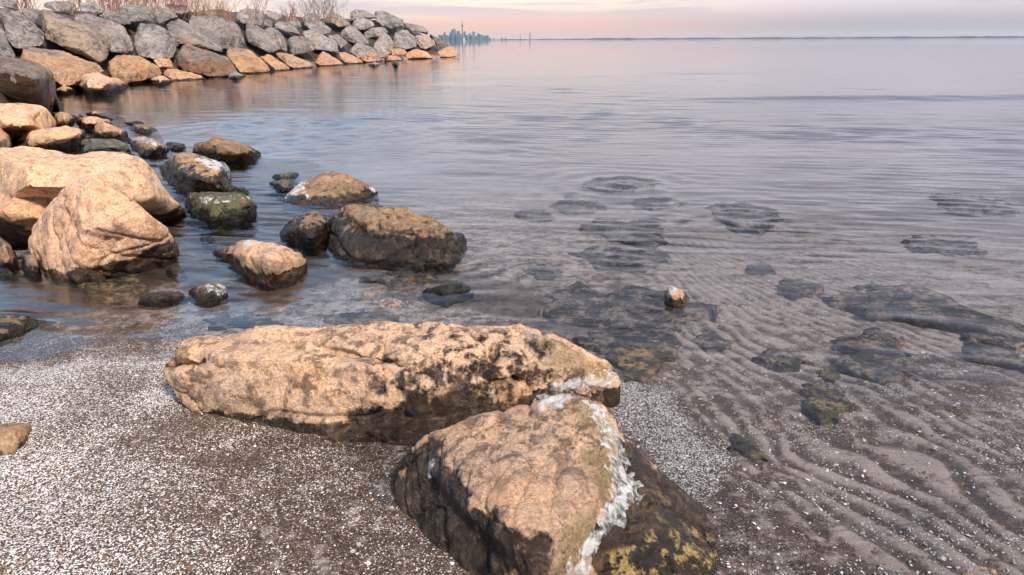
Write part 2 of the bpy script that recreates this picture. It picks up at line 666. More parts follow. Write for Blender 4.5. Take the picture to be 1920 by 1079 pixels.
def fast_mesh(name, co, quads, mat):
    me = bpy.data.meshes.new(name)
    n = len(co)
    me.vertices.add(n)
    me.vertices.foreach_set('co', co.astype(np.float32).ravel())
    me.loops.add(quads.size)
    me.loops.foreach_set('vertex_index', quads.astype(np.int32).ravel())
    me.polygons.add(len(quads))
    me.polygons.foreach_set('loop_start', np.arange(0, quads.size, quads.shape[1], dtype=np.int32))
    me.polygons.foreach_set('use_smooth', np.ones(len(quads), bool))
    me.materials.append(mat)
    me.update(calc_edges=True)
    me.validate()
    o = bpy.data.objects.new(name, me)
    COL.objects.link(o)
    return o


def radial(first, r_ratio, mid, far_ratio, end):
    a = [first]
    while a[-1] < mid:
        a.append(a[-1] * r_ratio)
    while a[-1] < end:
        a.append(a[-1] * far_ratio)
    return np.array(a)


PH = np.concatenate([np.linspace(-180, -52, 50)[:-1], np.linspace(-52, -40, 30)[:-1], np.linspace(-40, 40, 760),
                     np.linspace(40, 52, 30)[1:], np.linspace(52, 180, 50)[1:]]) * math.pi / 180

# ground ---------------------------------------------------------------
WHITE_A = [(-400, 650), (60, 690), (300, 640), (330, 760), (430, 830), (560, 900), (420, 1000), (380, 1200), (-400, 1300)]
WHITE_B = [(1160, 712), (1245, 716), (1300, 760), (1345, 815), (1380, 865), (1360, 940), (1290, 945), (1225, 885), (1150, 800)]

m, nt, out = new_mat('shell_gravel_bed')
p = nt.pos()
am = nt.node('ShaderNodeSeparateColor')
nt.l.new(nt.attr('mask').outputs['Color'], am.inputs[0])
white, rip, bank = am.outputs
warp = nt.vmath('ADD', p, nt.vmath('SCALE', nt.noise(p, 60, 2, 0.5, out=1), None))
warp.node.inputs[1].default_value = (0, 0, 0)
sc_ = warp.node.inputs[1].links[0].from_node
sc_.inputs['Scale'].default_value = 0.006
v1 = nt.voro(warp, 235)
v2 = nt.voro(warp, 85)
cs = nt.node('ShaderNodeSeparateColor')
nt.l.new(v1.outputs['Color'], cs.inputs[0])
cs2 = nt.node('ShaderNodeSeparateColor')
nt.l.new(v2.outputs['Color'], cs2.inputs[0])
patch = nt.noise(p, 3.0, 5, 0.6)
patch2 = nt.noise(p, 14.0, 5, 0.7)
base = nt.ramp(cs.outputs[0], [(0.0, (0.035, 0.023, 0.018)), (0.3, (0.07, 0.043, 0.031)), (0.5, (0.12, 0.076, 0.054)),
                               (0.68, (0.20, 0.15, 0.12)), (0.84, (0.15, 0.06, 0.03)), (0.93, (0.34, 0.29, 0.25))], 'CONSTANT')
silt = nt.mix(nt.maprange(patch, 0.35, 0.65), (0.36, 0.30, 0.27), (0.24, 0.195, 0.175))
silt = nt.mix(nt.maprange(nt.noise(p, 120, 3, 0.7), 0.3, 0.7), silt, nt.mix(1.0, silt, (1.5, 1.5, 1.5), 'MULTIPLY'))
# silt covers the crests of the sand ripples, coarse dark grit gathers in the troughs
sil_f = nt.math('MULTIPLY', nt.maprange(nt.math('ADD', rip, nt.maprange(patch2, 0.3, 0.7, -0.7, 0.7)), 0.36, 0.95, 0, 1, True), 0.85)
base = nt.mix(sil_f, base, silt)
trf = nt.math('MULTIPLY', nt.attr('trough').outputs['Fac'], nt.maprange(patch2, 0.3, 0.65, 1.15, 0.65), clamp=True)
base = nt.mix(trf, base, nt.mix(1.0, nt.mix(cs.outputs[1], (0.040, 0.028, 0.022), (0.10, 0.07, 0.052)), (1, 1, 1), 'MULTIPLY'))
wthr = nt.math('SUBTRACT', 1.0, nt.math('MULTIPLY', nt.math('ADD', white, nt.math('ADD', nt.maprange(patch2, 0.3, 0.7, -0.18, 0.18), nt.maprange(patch, 0.35, 0.65, -0.22, 0.22))), 0.39))
wsel = nt.math('GREATER_THAN', cs.outputs[1], wthr)
wcol = nt.ramp(cs.outputs[2], [(0, (0.72, 0.71, 0.70)), (0.5, (0.52, 0.50, 0.49)), (0.75, (0.80, 0.80, 0.81)), (0.92, (0.55, 0.40, 0.28))], 'CONSTANT')
base = nt.mix(wsel, base, wcol)
big = nt.math('GREATER_THAN', cs2.outputs[0], nt.math('SUBTRACT', 0.985, nt.math('MULTIPLY', white, 0.035)))
base = nt.mix(big, base, nt.ramp(cs2.outputs[1], [(0, (0.62, 0.60, 0.56)), (0.3, (0.35, 0.25, 0.18)), (0.55, (0.09, 0.08, 0.08)), (0.75, (0.22, 0.11, 0.06))], 'CONSTANT'))
# bed painted greyer and darker with depth, in place of light absorbed by water
z = nt.sep(p)[2]
deep = nt.maprange(z, -0.09, -0.20, 0, 1, True)
depth_bed = nt.mix(nt.maprange(nt.noise(p, 0.7, 6, 0.6), 0.35, 0.65), (0.31, 0.285, 0.295), (0.185, 0.17, 0.182))
base = nt.mix(deep, base, nt.mix(nt.maprange(z, -0.4, -1.8, 0, 1, True), depth_bed, (0.06, 0.055, 0.06)))
shaded_soil = nt.mix(nt.maprange(nt.noise(p, 2.0, 6, 0.7), 0.35, 0.65), (0.025, 0.018, 0.015), (0.085, 0.06, 0.045))  # bank earth, darkened further to paint shade into gaps between stones
base = nt.mix(bank, base, shaded_soil)
pool_dark = nt.attr('pool_dark').outputs['Fac']  # bed colour darkened under the pools so the reflected blue sky shows
base = nt.mix(pool_dark, base, nt.mix(patch2, (0.03, 0.021, 0.015), (0.075, 0.048, 0.03)))
dry = nt.math('ADD', z, nt.maprange(patch, 0.3, 0.7, -0.012, 0.012))
wetf = nt.maprange(dry, 0.004, 0.030, 1.0, 0.0, True)
base = nt.mix(nt.math('MULTIPLY', wetf, nt.maprange(z, -0.012, 0.0, 0.0, 0.55)), base, nt.mix(1.0, base, (0.40, 0.36, 0.33), 'MULTIPLY'))
hb = nt.math('ADD', nt.math('MULTIPLY', v1.outputs['Distance'], -0.8), nt.math('MULTIPLY', cs.outputs[0], 0.5))
nrm = nt.bump(hb, 0.55, 0.006)
principled(nt, out, base, nt.maprange(cs.outputs[2], 0, 1, 0.35, 0.8), nrm, 0.4)
MAT['ground'] = m

rs = radial(0.35, 1.0068, 14, 1.012, 120)
rs = np.concatenate([rs, radial(rs[-1] * 1.08, 1.15, 1, 1.15, 90000)])
gx, gy, gq = polar(rs, PH)
gz = ground_z(gx, gy)
ra, rm = ripple(gx, gy)
gz = gz + 0.009 * (ra - 0.3 * ra * ra) * rm
gco = np.stack([gx, gy, gz], 1)
gpx, gpy = project(gco)
wn = fbm(gx * 4, gy * 4, gx * 0, 4, 0.6, 55)
near = (np.hypot(gx, gy) < 8)
wa = sstep(-90, 130, poly_sd(gpx, gpy, WHITE_A) + 90 * wn)
wb = sstep(-14, 26, poly_sd(gpx, gpy, WHITE_B) + 26 * wn)
grade = 0.46 + 0.42 * sstep(380, 20, gpx)
white_v = np.where(near, np.maximum(np.maximum(grade * wa, 0.98 * wb), 0.03 + 0.08 * wn + 0.18 * sstep(0.35, -0.2, gx)), 0.05)
edgeb = np.exp(-((poly_sd(gpx, gpy, [(-400, 690), (100, 700), (300, 650), (330, 700), (250, 760), (60, 780), (-400, 800)])) / 40.0) ** 2)
white_v = np.where(near, np.maximum(white_v, 0.9 * edgeb * (0.6 + wn)), white_v)
white_v = np.clip(white_v, 0, 1.05)
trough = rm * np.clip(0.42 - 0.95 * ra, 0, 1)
rip_v = np.clip(0.34 + rm * (0.30 * ra + 0.45) + 0.34 * sstep(2.6, 4.0, gy) + 0.12 * wn - 0.8 * wa - 0.9 * wb, 0, 1)
bank_v = sstep(0.12, 0.3, gz) * (poly_sd(gx, gy, LAND) > 0)
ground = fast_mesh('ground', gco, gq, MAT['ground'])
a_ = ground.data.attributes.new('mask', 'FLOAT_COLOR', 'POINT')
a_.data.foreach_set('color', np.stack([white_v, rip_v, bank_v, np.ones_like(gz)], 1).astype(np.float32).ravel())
mk2 = np.maximum(sstep(-25, 25, poly_sd(gpx, gpy, [(290,395),(250,230),(560,250),(640,400),(660,500),(600,545),(440,570),(300,545),(130,600),(0,650),(-100,650),(-100,440),(60,500),(230,500)]) + 30 * wn),
                 0.8 * sstep(-20, 20, poly_sd(gpx, gpy, [(640,500),(850,500),(960,540),(1100,545),(1250,600),(1130,640),(900,600),(760,545)]) + 35 * wn))
a_ = ground.data.attributes.new('trough', 'FLOAT', 'POINT')
a_.data.foreach_set('value', trough.astype(np.float32))
a_ = ground.data.attributes.new('pool_dark', 'FLOAT', 'POINT')
a_.data.foreach_set('value', (mk2 * 0.95 * (np.hypot(gx, gy) < 12)).astype(np.float32))
ground['kind'] = 'structure'

# water ----------------------------------------------------------------
m, nt, out = new_mat('lake_water')
p = nt.pos()
xyz = nt.sep(p)
cmb = nt.node('ShaderNodeCombineXYZ')
nt.put(cmb.inputs[0], nt.math('MULTIPLY', xyz[0], 0.27))
nt.put(cmb.inputs[1], xyz[1])
wv = cmb.outputs[0]
dist = nt.node('ShaderNodeVectorMath', operation='LENGTH')
nt.put(dist.inputs[0], p)
dist = dist.outputs['Value']
n1 = nt.noise(wv, 2.2, 4, 0.55, 0.4)
n2 = nt.noise(wv, 11.0, 3, 0.55, 0.6)
n3 = nt.noise(wv, 0.35, 3, 0.5, 0.2)
calm = nt.maprange(nt.noise(wv, 0.16, 3, 0.55), 0.35, 0.65, 0.35, 1.15)
h = nt.math('ADD', nt.math('MULTIPLY', n1, 0.016), nt.math('MULTIPLY', n2, nt.maprange(dist, 4, 40, 0.0075, 0.003)))
h = nt.math('ADD', h, nt.math('MULTIPLY', n3, 0.025))
n4 = nt.noise(wv, 30.0, 3, 0.6, 0.8)
h = nt.math('ADD', h, nt.math('MULTIPLY', n4, nt.maprange(dist, 3, 14, 0.0026, 0.0008)))
st = nt.math('MULTIPLY', nt.maprange(dist, 16, 240, 1.0, 0.08), calm)
nrm = nt.bump(h, st, 1.0)
fr = nt.node('ShaderNodeFresnel')
fr.inputs['IOR'].default_value = 1.32
nt.l.new(nrm, fr.inputs['Normal'])
gl = nt.node('ShaderNodeBsdfGlossy')
gl.inputs['Roughness'].default_value = 0.03
nt.put(gl.inputs['Color'], (0.97, 0.97, 1.0))
nt.l.new(nrm, gl.inputs['Normal'])
tr = nt.node('ShaderNodeBsdfTransparent')
nt.put(tr.inputs['Color'], (0.88, 0.91, 0.95))
mx = nt.node('ShaderNodeMixShader')
nt.l.new(fr.outputs[0], mx.inputs[0])
nt.l.new(tr.outputs[0], mx.inputs[1])
nt.l.new(gl.outputs[0], mx.inputs[2])
nt.l.new(mx.outputs[0], out.inputs['Surface'])
MAT['water'] = m

rs = np.concatenate([radial(0.35, 1.007, 2.8, 2, 2.8)[:-1], radial(2.8, 1.0032, 15, 2, 15)[:-1], radial(15, 1.0062, 40, 1.03, 120)])
rs = np.concatenate([rs, radial(rs[-1] * 1.08, 1.15, 1, 1.15, 90000)])
wx, wy, wq = polar(rs, PH)
wz = np.zeros_like(wx)
wr = np.hypot(wx, wy)
wrng = np.random.default_rng(5)
for i in range(56):
    lam = 0.10 * (2.2 / 0.10) ** wrng.random()
    th = R(-90 + wrng.normal(0, 24) - 12)
    kx, ky = math.cos(th) * 2 * math.pi / lam, math.sin(th) * 2 * math.pi / lam
    fade = sstep(lam / 0.022, lam / 0.044, wr)
    wz += 0.0013 * min(lam, 0.75) * fade * np.sin(kx * wx + ky * wy + wrng.random() * 6.28)
train = np.zeros_like(wx)
for i in range(22):
    lam = 0.13 + 0.17 * wrng.random()
    th = R(-90 - 13 + wrng.normal(0, 7))
    kx, ky = math.cos(th) * 2 * math.pi / lam, math.sin(th) * 2 * math.pi / lam
    fade = sstep(lam / 0.013, lam / 0.020, wr)
    train += 0.0050 * lam * fade * np.sin(kx * wx + ky * wy + wrng.random() * 6.28 + 0.8 * fbm(wx * 0.8, wy * 0.8, wx * 0, 2, 0.5, 400 + i))
train *= np.clip(0.8 + 1.1 * fbm(wx * 0.4, wy * 0.7, wx * 0, 3, 0.5, 191), 0.12, 1.8) * sstep(2.2, 5.5, wr)
amp = np.clip(0.75 + 1.0 * fbm(wx * 0.55, wy * 0.8, wx * 0, 3, 0.5, 91), 0.1, 2.0)
wz *= amp * sstep(1.2, 4.5, wr)
wz += train


def rings(cx, cy, lam, a, reach):
    d = np.hypot(wx - cx, wy - cy)
    return a * np.sin(2 * np.pi * d / lam) * np.exp(-(d / reach) ** 2) * sstep(lam / 0.02, lam / 0.04, wr)


for px_, py_, lam, a, re in [(1400, 400, 0.30, 0.0035, 0.9), (1170, 345, 0.34, 0.004, 1.0), (1265, 560, 0.11, 0.0016, 0.35),
                             (1170, 480, 0.16, 0.002, 0.5), (860, 480, 0.2, 0.0025, 0.7), (640, 240, 0.5, 0.006, 2.2), (470, 250, 0.55, 0.006, 2.5)]:
    q = at(px_, py_)
    wz += 2.0 * rings(q[0], q[1], lam, a, re)
# one low swell rolling in and a faint one behind it
s0 = at(1600, 184)
sl = (wy - s0[1]) - 0.06 * (wx - s0[0]) - 0.25 * np.sin(wx * 0.35)
wz += 0.075 * np.exp(-(sl / 0.75) ** 2) * sstep(3.0, 8.0, wx) 
s1 = at(1330, 139)
sl = (wy - s1[1]) - 0.03 * (wx - s1[0])
wz += 0.05 * np.exp(-(sl / 0.8) ** 2) * np.exp(-((wx - s1[0]) / 2.4) ** 2)
wz *= (wr < 110)
water = fast_mesh('water', np.stack([wx, wy, wz], 1), wq, MAT['water'])
water['kind'] = 'structure'

# ------------------------------------------------------------------ breakwater stones
G_ARM = 'armour stones of the breakwater'


def centroid(poly):
    a = np.array(poly, float)
    return a.mean(0)


def area(poly):
    a = np.array(poly, float)
    x, y = a.T
    return abs(np.dot(x, np.roll(y, 1)) - np.dot(y, np.roll(x, 1))) / 2


def armour(poly, push=0.0, bulge=1.0):
    c = centroid(poly)
    hits = []
    for p in poly:
        P, t = hit(*p)
        hits.append((P, t))
    ts = np.array([t for _, t in hits])
    tm = float(np.median(ts))
    size = math.sqrt(area(poly)) * tm / F
    ys = [p[1] for p in poly]
    y0, y1 = min(ys), max(ys)
    tm2 = float(np.clip(tm, 0, 1e9))
    pts = []
    for p, (P, t) in zip(poly, hits):
        t = float(np.clip(t, tm - 0.75 * size, tm + 0.75 * size)) + push
        d = ray(*p)
        pts.append(C0 + d * t)
        q = c + (np.array(p) - c) * 0.8
        pts.append(C0 + ray(*q) * (t + 0.55 * size))
        if random.random() < 0.38:
            continue
        k = random.uniform(0.45, 0.82)
        q = c + (np.array(p) - c) * k
        low = (q[1] - y0) / max(1, (y1 - y0))
        pull = size * bulge * (0.06 + 0.40 * low) * random.uniform(0.55, 1.35)
        tq = tm + (t - tm) * k
        pts.append(C0 + ray(*q) * (tq - pull))
    return [pts], size


ARM = [
 # name poly label
 ('grey', [(0,28),(0,12),(22,14),(43,25),(65,45),(80,62),(84,82),(67,83),(45,80),(30,87),(15,72),(10,50)][::1], 'craggy grey armour stone with pitted face at the upper left edge of the photo'),
 ('grey', [(-40,30),(0,28),(10,50),(15,72),(29,92),(30,108),(15,112),(-40,112)], 'rounded grey armour stone cut by the left photo edge, below the pitted one'),
 ('greytan', [(78,16),(100,22),(140,40),(175,55),(205,68),(205,83),(197,110),(187,116),(150,100),(110,86),(85,72),(80,55),(68,45),(72,28)], 'largest slanted grey slab with a tan streaked top near the left of the breakwater'),
 ('grey', [(148,22),(170,30),(212,43),(238,55),(248,68),(249,95),(235,99),(207,97),(204,84),(206,68),(175,53),(137,37),(140,27)], 'blunt grey boulder leaning behind the right end of the tan streaked slab'),
 ('grey', [(244,45),(255,39),(288,42),(330,62),(332,83),(326,92),(327,110),(297,110),(275,105),(250,95),(247,68)], 'blocky blue-grey boulder with a diagonal break across its face'),
 ('grey', [(307,28),(322,31),(350,47),(395,68),(412,82),(418,97),(407,95),(375,83),(335,83),(331,62),(298,44)], 'long pale wedge stone sliding down to the right above the brown slab'),
 ('grey', [(352,35),(360,29),(425,31),(447,45),(460,83),(458,88),(418,92),(410,78),(375,55),(350,43)], 'big flat-faced grey square stone right of the pale wedge'),
 ('grey', [(451,51),(462,41),(483,49),(497,57),(521,73),(524,92),(505,100),(489,92),(467,81),(456,65)], 'dark grey rounded boulder just right of the flat-faced square stone'),
 ('orange', [(37,85),(55,82),(87,87),(120,91),(150,105),(185,120),(196,133),(185,138),(175,139),(140,160),(120,160),(105,152),(100,138),(82,125),(33,112),(35,100)], 'long grey-topped orange slab at the water below the tan streaked slab'),
 ('orange', [(205,97),(222,98),(252,97),(287,110),(295,127),(304,140),(275,150),(237,155),(215,145),(200,132),(198,115)], 'bright orange banded block at the water below the blue-grey boulder'),
 ('orange', [(285,110),(323,110),(327,127),(297,127)], 'small orange stone wedged between the orange block and the brown slab'),
 ('orange', [(297,127),(312,125),(350,136),(382,142),(392,148),(362,151),(332,152),(307,140)], 'low flat apricot stone at the foot of the brown slab'),
 ('brownarm', [(332,86),(367,80),(410,97),(442,117),(446,127),(442,140),(425,144),(400,145),(385,140),(350,130),(327,125),(327,110)], 'thick grey-topped brown slab sloping down to the waterline'),
 ('orange', [(418,95),(440,88),(464,90),(483,103),(502,119),(520,134),(486,138),(456,138),(446,128),(442,116)], 'broad sunny orange ramp stone right of the brown slab'),
 ('orange', [(481,102),(505,102),(524,114),(546,130),(521,133),(502,119)], 'narrow orange slab overlapping the broad orange ramp stone'),
 ('orange', [(516,100),(535,99),(559,108),(586,119),(594,127),(556,130),(532,116)], 'tilted peach wedge stone at the waterline under the dark rounded boulders'),
 ('orange', [(592,100),(600,94),(619,99),(638,111),(648,121),(630,126),(600,126),(586,116)], 'steep peach boulder at the water below the light grey ramp stone'),
 ('orange', [(630,97),(654,100),(670,108),(685,118),(659,121),(646,116)], 'small peach wedge tucked right of the steep peach boulder'),
 ('grey', [(651,84),(665,81),(692,87),(711,100),(715,114),(692,116),(670,106),(650,95)], 'grey boulder with curved tan stripes at the waterline'),
 ('orange', [(716,108),(732,104),(757,107),(762,114),(738,116),(719,115)], 'flat orange stone lowest at the water near the point'),
 ('orange', [(732,92),(762,91),(765,100),(751,104),(735,103)], 'small orange-red block above the flat orange stone'),
 ('orange', [(762,95),(773,91),(797,95),(814,108),(811,111),(765,112),(760,106)], 'orange wedge stone second from the tip of the breakwater'),
 ('orange', [(814,95),(846,87),(860,93),(866,104),(846,108),(815,110)], 'rust-brown stone forming the very tip of the breakwater'),
 ('grey', [(491,51),(508,50),(532,62),(540,81),(540,95),(521,92),(510,73)], 'pale grey boulder wedged right of the dark grey rounded boulder'),
 ('grey', [(440,27),(443,18),(467,16),(494,22),(495,38),(489,49),(464,42),(451,43)], 'grey stone on the crest behind the flat-faced square stone'),
 ('grey', [(491,41),(502,35),(512,41),(510,51),(494,50)], 'small square grey stone below the crest above the pale grey boulder'),
 ('grey', [(513,39),(532,41),(559,54),(562,65),(537,58),(513,51)], 'slim grey slab leaning right of the small square grey stone'),
 ('grey', [(535,68),(562,66),(581,76),(594,92),(570,100),(548,100),(539,89)], 'mid grey boulder with dark lower face left of the light ramp stone'),
 ('pale', [(562,55),(578,54),(602,68),(627,78),(640,92),(646,97),(616,95),(592,93),(583,78),(564,65)], 'lightest grey ramp stone in the middle of the breakwater'),
 ('grey', [(532,35),(551,31),(562,41),(567,51),(556,53),(540,41)], 'small dark grey stone above the slim leaning slab'),
 ('grey', [(562,32),(581,30),(602,41),(621,54),(619,62),(602,66),(581,54),(567,46)], 'long rounded grey boulder tilting right above the light ramp stone'),
 ('greytan', [(600,32),(624,22),(643,27),(657,45),(640,49),(616,43)], 'tan-faced stone on the crest under the bare bush'),
 ('grey', [(613,68),(635,65),(654,79),(648,87),(640,89),(624,76)], 'small buff stone right of the light ramp stone'),
 ('grey', [(635,60),(651,47),(670,51),(684,65),(697,79),(684,83),(657,80),(640,70)], 'dark egg-shaped boulder in the middle of the far bank'),
 ('grey', [(646,24),(665,18),(680,22),(697,22),(711,33),(697,35),(670,35),(654,41)], 'grey crest stone right of the bare bush'),
 ('grey', [(657,46),(673,34),(700,35),(705,46),(684,57),(667,54)], 'smooth dark grey boulder just below the crest right of the bush'),
 ('grey', [(681,65),(692,53),(716,47),(732,60),(724,69),(700,68),(689,72)], 'pale-topped grey stone near the middle of the point'),
 ('grey', [(703,20),(724,23),(754,38),(760,51),(732,54),(713,46),(700,30)], 'large grey stone forming the crest of the point'),
 ('grey', [(697,76),(713,62),(727,66),(741,81),(738,88),(732,103),(713,105),(700,89)], 'tall grey boulder with brown foot near the water at the point'),
 ('grey', [(734,65),(741,54),(765,57),(776,70),(784,87),(765,91),(738,89),(735,76)], 'large smooth grey boulder above the orange-red block'),
 ('grey', [(754,43),(787,46),(806,58),(800,65),(773,57),(762,53)], 'flat grey stone on the falling crest of the point'),
 ('greytan', [(773,68),(789,63),(814,76),(816,84),(800,91),(787,89)], 'brownish boulder low on the point above the orange wedge'),
 ('darkarm', [(800,62),(822,72),(844,87),(833,93),(819,87),(814,74)], 'dark sloping stone next to the tip of the breakwater'),
 ('grey', [(500,19),(529,27),(532,35),(519,38),(500,30)], 'brownish crest stone left of the bare bush'),
 ('grey', [(147,5),(185,5),(192,15),(195,20),(175,25),(150,19)], 'small pale stone on the crest in front of the red twigs'),
 ('grey', [(215,17),(240,9),(278,10),(290,22),(291,40),(265,40),(247,35),(225,27)], 'wide layered grey stone on the crest below the red twigs'),
 ('grey', [(175,26),(212,20),(225,32),(247,37),(243,46),(225,47),(195,35)], 'dark grey stone behind the blunt boulder near the crest'),
 ('grey', [(287,15),(320,17),(337,32),(300,42),(292,40)], 'grey crest stone right of the wide layered one'),
 ('grey', [(310,7),(355,12),(360,22),(340,27),(322,20)], 'flat stone topmost on the crest among red twigs'),
 ('grey', [(80,1),(125,0),(145,12),(137,30),(100,22),(82,12)], 'rough dark grey stone above the tan streaked slab at the photo top'),
 ('grey', [(367,20),(410,22),(430,30),(360,28)], 'thin flat grey slab on the crest behind the square stone'),
 ('grey', [(-10,-8),(28,-4),(35,20),(12,13),(-10,10)], 'dark stone in the top left corner of the photo'),
 ('grey', [(570,28),(590,24),(603,31),(596,37),(580,32)], 'small brown-grey crest stone left of the tan-faced stone'),
 ('grey', [(706,100),(716,96),(733,103),(722,109),(712,109)], 'small brown stone low between the striped boulder and flat orange stone'),
 ('grey', [(38,22),(62,8),(80,16),(72,30),(66,44),(50,30)], 'dark stone between the pitted stone and the tan streaked slab'),
]
MAT['greytan'] = rock_mat('grey_tan_armour_stone', (0.52, 0.38, 0.27), (0.24, 0.19, 0.17), (0.07, 0.085, 0.08), 0.42, bumpd=0.012)
MAT['orange'] = rock_mat('orange_armour_stone', (0.42, 0.33, 0.28), (0.26, 0.20, 0.175), (0.10, 0.07, 0.055), 0.5, (0.64, 0.36, 0.19), bumpd=0.012, dark_amt=0.55)
MAT['brownarm'] = rock_mat('brown_armour_stone', (0.36, 0.29, 0.26), (0.20, 0.15, 0.125), (0.10, 0.07, 0.055), 0.5, (0.34, 0.17, 0.09), bumpd=0.012)
MAT['pale'] = rock_mat('pale_armour_stone', (0.52, 0.49, 0.48), (0.32, 0.30, 0.295), (0.14, 0.13, 0.13), 0.42, bumpd=0.012)
MAT['darkarm'] = rock_mat('dark_armour_stone', (0.22, 0.19, 0.17), (0.13, 0.11, 0.10), (0.05, 0.045, 0.04), 0.42, bumpd=0.012)

for mk, poly, lab in ARM:
    hl, size = armour(poly)
    tz = {'orange': 1.15, 'brownarm': 0.75, 'grey': 0.55, 'greytan': 0.2, 'pale': 0.2, 'darkarm': 0.0}[mk]
    rock('armour_stone', hl, lab, MAT[mk], max(0.03, size * 0.023), size, group=G_ARM, wet=0.07, mossy=0.2,
         stain=tz, strata=(random.uniform(-.5, .5), random.uniform(-.5, .5), 1), chips=20, chipd=0.16, grow=1.035, rough=1.7)


# ------------------------------------------------------------------ shore rocks, standing in shallow water
G_SH = 'rocks along the water\'s edge'


def shore(name, poly, label, mk, wet=0.07, mossy=0.3, H=None, base=0.0, vox=None, masks=(), group=G_SH, rough=1.0,
          ice=None, edge=0.42, hscale=1.0, stain=None, foot=0.22, strata=None, chips=18, chipd=0.075):
    hl, size = standing(poly, H, base, edge=edge, hscale=hscale, foot=foot)
    v = vox or max(0.010, size * 0.022)
    o, co, fc = rock(name, hl, label, MAT[mk], v, size, group=group, wet=wet * 1.3, mossy=mossy, masks=masks, rough=rough,
                     stain=stain, strata=strata, grow=1.035, chips=chips, chipd=chipd)
    if ice:
        for k, ic in enumerate(ice if isinstance(ice[0], list) else [ice]):
            crust(o, co, fc, ic, 0.02 * min(1, size + 0.2), MAT['ice'], soft=8, scale=9 / size, seed=SEED[0] + k, bias=0.15)
    return o


shore('boulder', [(-60,113),(0,113),(32,117),(65,127),(87,137),(104,145),(101,180),(97,200),(82,200),(40,197),(25,196),(-60,196)],
      'huge dark grey boulder with reddish underside by the left photo edge above the orange rocks', 'brownarm', H=1.15, wet=0.1, mossy=0.1, stain=0.35, edge=0.3)
shore('stone', [(100,157),(120,160),(143,170),(135,173),(100,173)], 'little pale stone in the water at the foot of the long orange slab', 'peach')
shore('stone', [(140,155),(162,142),(185,138),(200,145),(225,152),(240,162),(210,168),(175,171),(145,167)], 'low buff stone with a peaked top in the cove below the orange slabs', 'tan', wet=0.12)
shore('stone', [(270,152),(300,143),(328,152),(300,156)], 'low yellowish stone awash between the orange block and apricot stone', 'tan', wet=0.1)
shore('stone', [(427,141),(440,136),(452,138),(461,143),(445,148),(428,147)], 'small pale icy stone at the foot of the thick brown slab', 'pale', wet=0.05)
shore('stone', [(96,190),(108,186),(120,196),(118,204),(98,206)], 'small dark and tan stone at the foot of the huge dark boulder', 'brown', wet=0.25)
shore('stone', [(734,119),(742,114),(749,118),(747,123),(736,123)], 'tiny dark stone standing in the water below the flat orange stone', 'dark', wet=0.02)
shore('stone', [(690,122),(702,117),(713,121),(703,124)], 'tiny pale icy stone awash below the tan striped boulder', 'pale', wet=0.03)
shore('boulder', [(-60,172),(0,172),(25,178),(42,192),(44,205),(-60,205)], 'reddish brown stone behind the faceted orange rock at the left photo edge', 'peach', H=0.55, wet=0.0)
shore('boulder', [(-50,200),(0,197),(42,194),(75,199),(95,216),(106,236),(95,243),(56,246),(17,250),(-50,250)], 'faceted orange rock at the left photo edge above the log-shaped slab', 'peach', wet=0.02, edge=0.5)
shore('stone', [(96,213),(120,212),(142,219),(139,230),(120,236),(104,233)], 'small tan stone touching the right side of the faceted orange rock', 'tan', wet=0.08)
shore('stone', [(153,211),(159,206),(189,212),(239,220),(222,224),(178,221)], 'thin flat stone pointing right, farthest of the small tan stones', 'tan', wet=0.07)
shore('stone', [(143,222),(150,214),(156,219),(150,232),(143,232)], 'tiny dark stone left of the thin flat stone', 'dark')
shore('stone', [(147,229),(156,219),(178,219),(209,226),(213,235),(178,240),(156,240)], 'rounded olive-tan stone behind the humped tan stone', 'tan', wet=0.08, mossy=0.6)
shore('stone', [(170,238),(181,228),(192,230),(206,238),(231,244),(242,252),(228,261),(195,261),(178,254)], 'humped tan stone with a raised left end above the frosty stone', 'tan', wet=0.08)
shore('stone', [(239,237),(259,233),(278,237),(311,243),(278,247),(245,247)], 'low dark stone with a tan knob pointing right into the cove', 'brown', wet=0.06)
shore('stone', [(228,230),(250,226),(278,231),(252,234)], 'low black stone barely above water behind the tan knob stone', 'dark')
shore('boulder', [(16,255),(56,247),(111,241),(150,238),(160,244),(160,261),(139,268),(83,275),(33,277),(19,269)], 'log-shaped orange slab lying left to right above the big flat boulder', 'peach', wet=0.10, edge=0.5)
shore('boulder', [(-60,240),(0,236),(17,250),(19,275),(0,286),(-60,290)], 'orange rock cut by the left photo edge beside the log-shaped slab', 'peach', wet=0.04)
shore('stone', [(151,268),(172,261),(214,262),(228,272),(250,275),(253,285),(195,288),(153,287)], 'flat dark green stone right of the log-shaped slab', 'dark', mossy=0.7, wet=0.04)
shore('stone', [(234,258),(250,254),(289,262),(314,272),(320,280),(295,289),(261,292),(254,279)], 'frost-capped brown stone beside the flat dark green stone', 'brown',
      wet=0.08, masks=[('frost', [(236,256),(250,252),(290,260),(318,274),(312,280),(280,270),(250,268)], 4, 0.5)])
shore('stone', [(310,268),(330,267),(347,272),(350,277),(320,282)], 'low black stone trailing right from the frost-capped stone', 'dark')
shore('stone', [(200,290),(222,283),(250,287),(255,295),(225,298),(205,296)], 'small dark wet stone in the channel behind the big flat boulder', 'dark')
shore('boulder', [(360,264),(403,256),(450,259),(478,269),(503,280),(505,286),(473,295),(417,303),(359,290)], 'flat-topped pinkish brown rock alone in the cove with frosted right end', 'brown',
      wet=0.09, masks=[('frost', [(400,252),(452,256),(510,280),(505,290),(480,276),(440,264)], 4, 0.5), ('dry', [(355,250),(480,255),(480,275),(355,280)], 6, 0.8)])
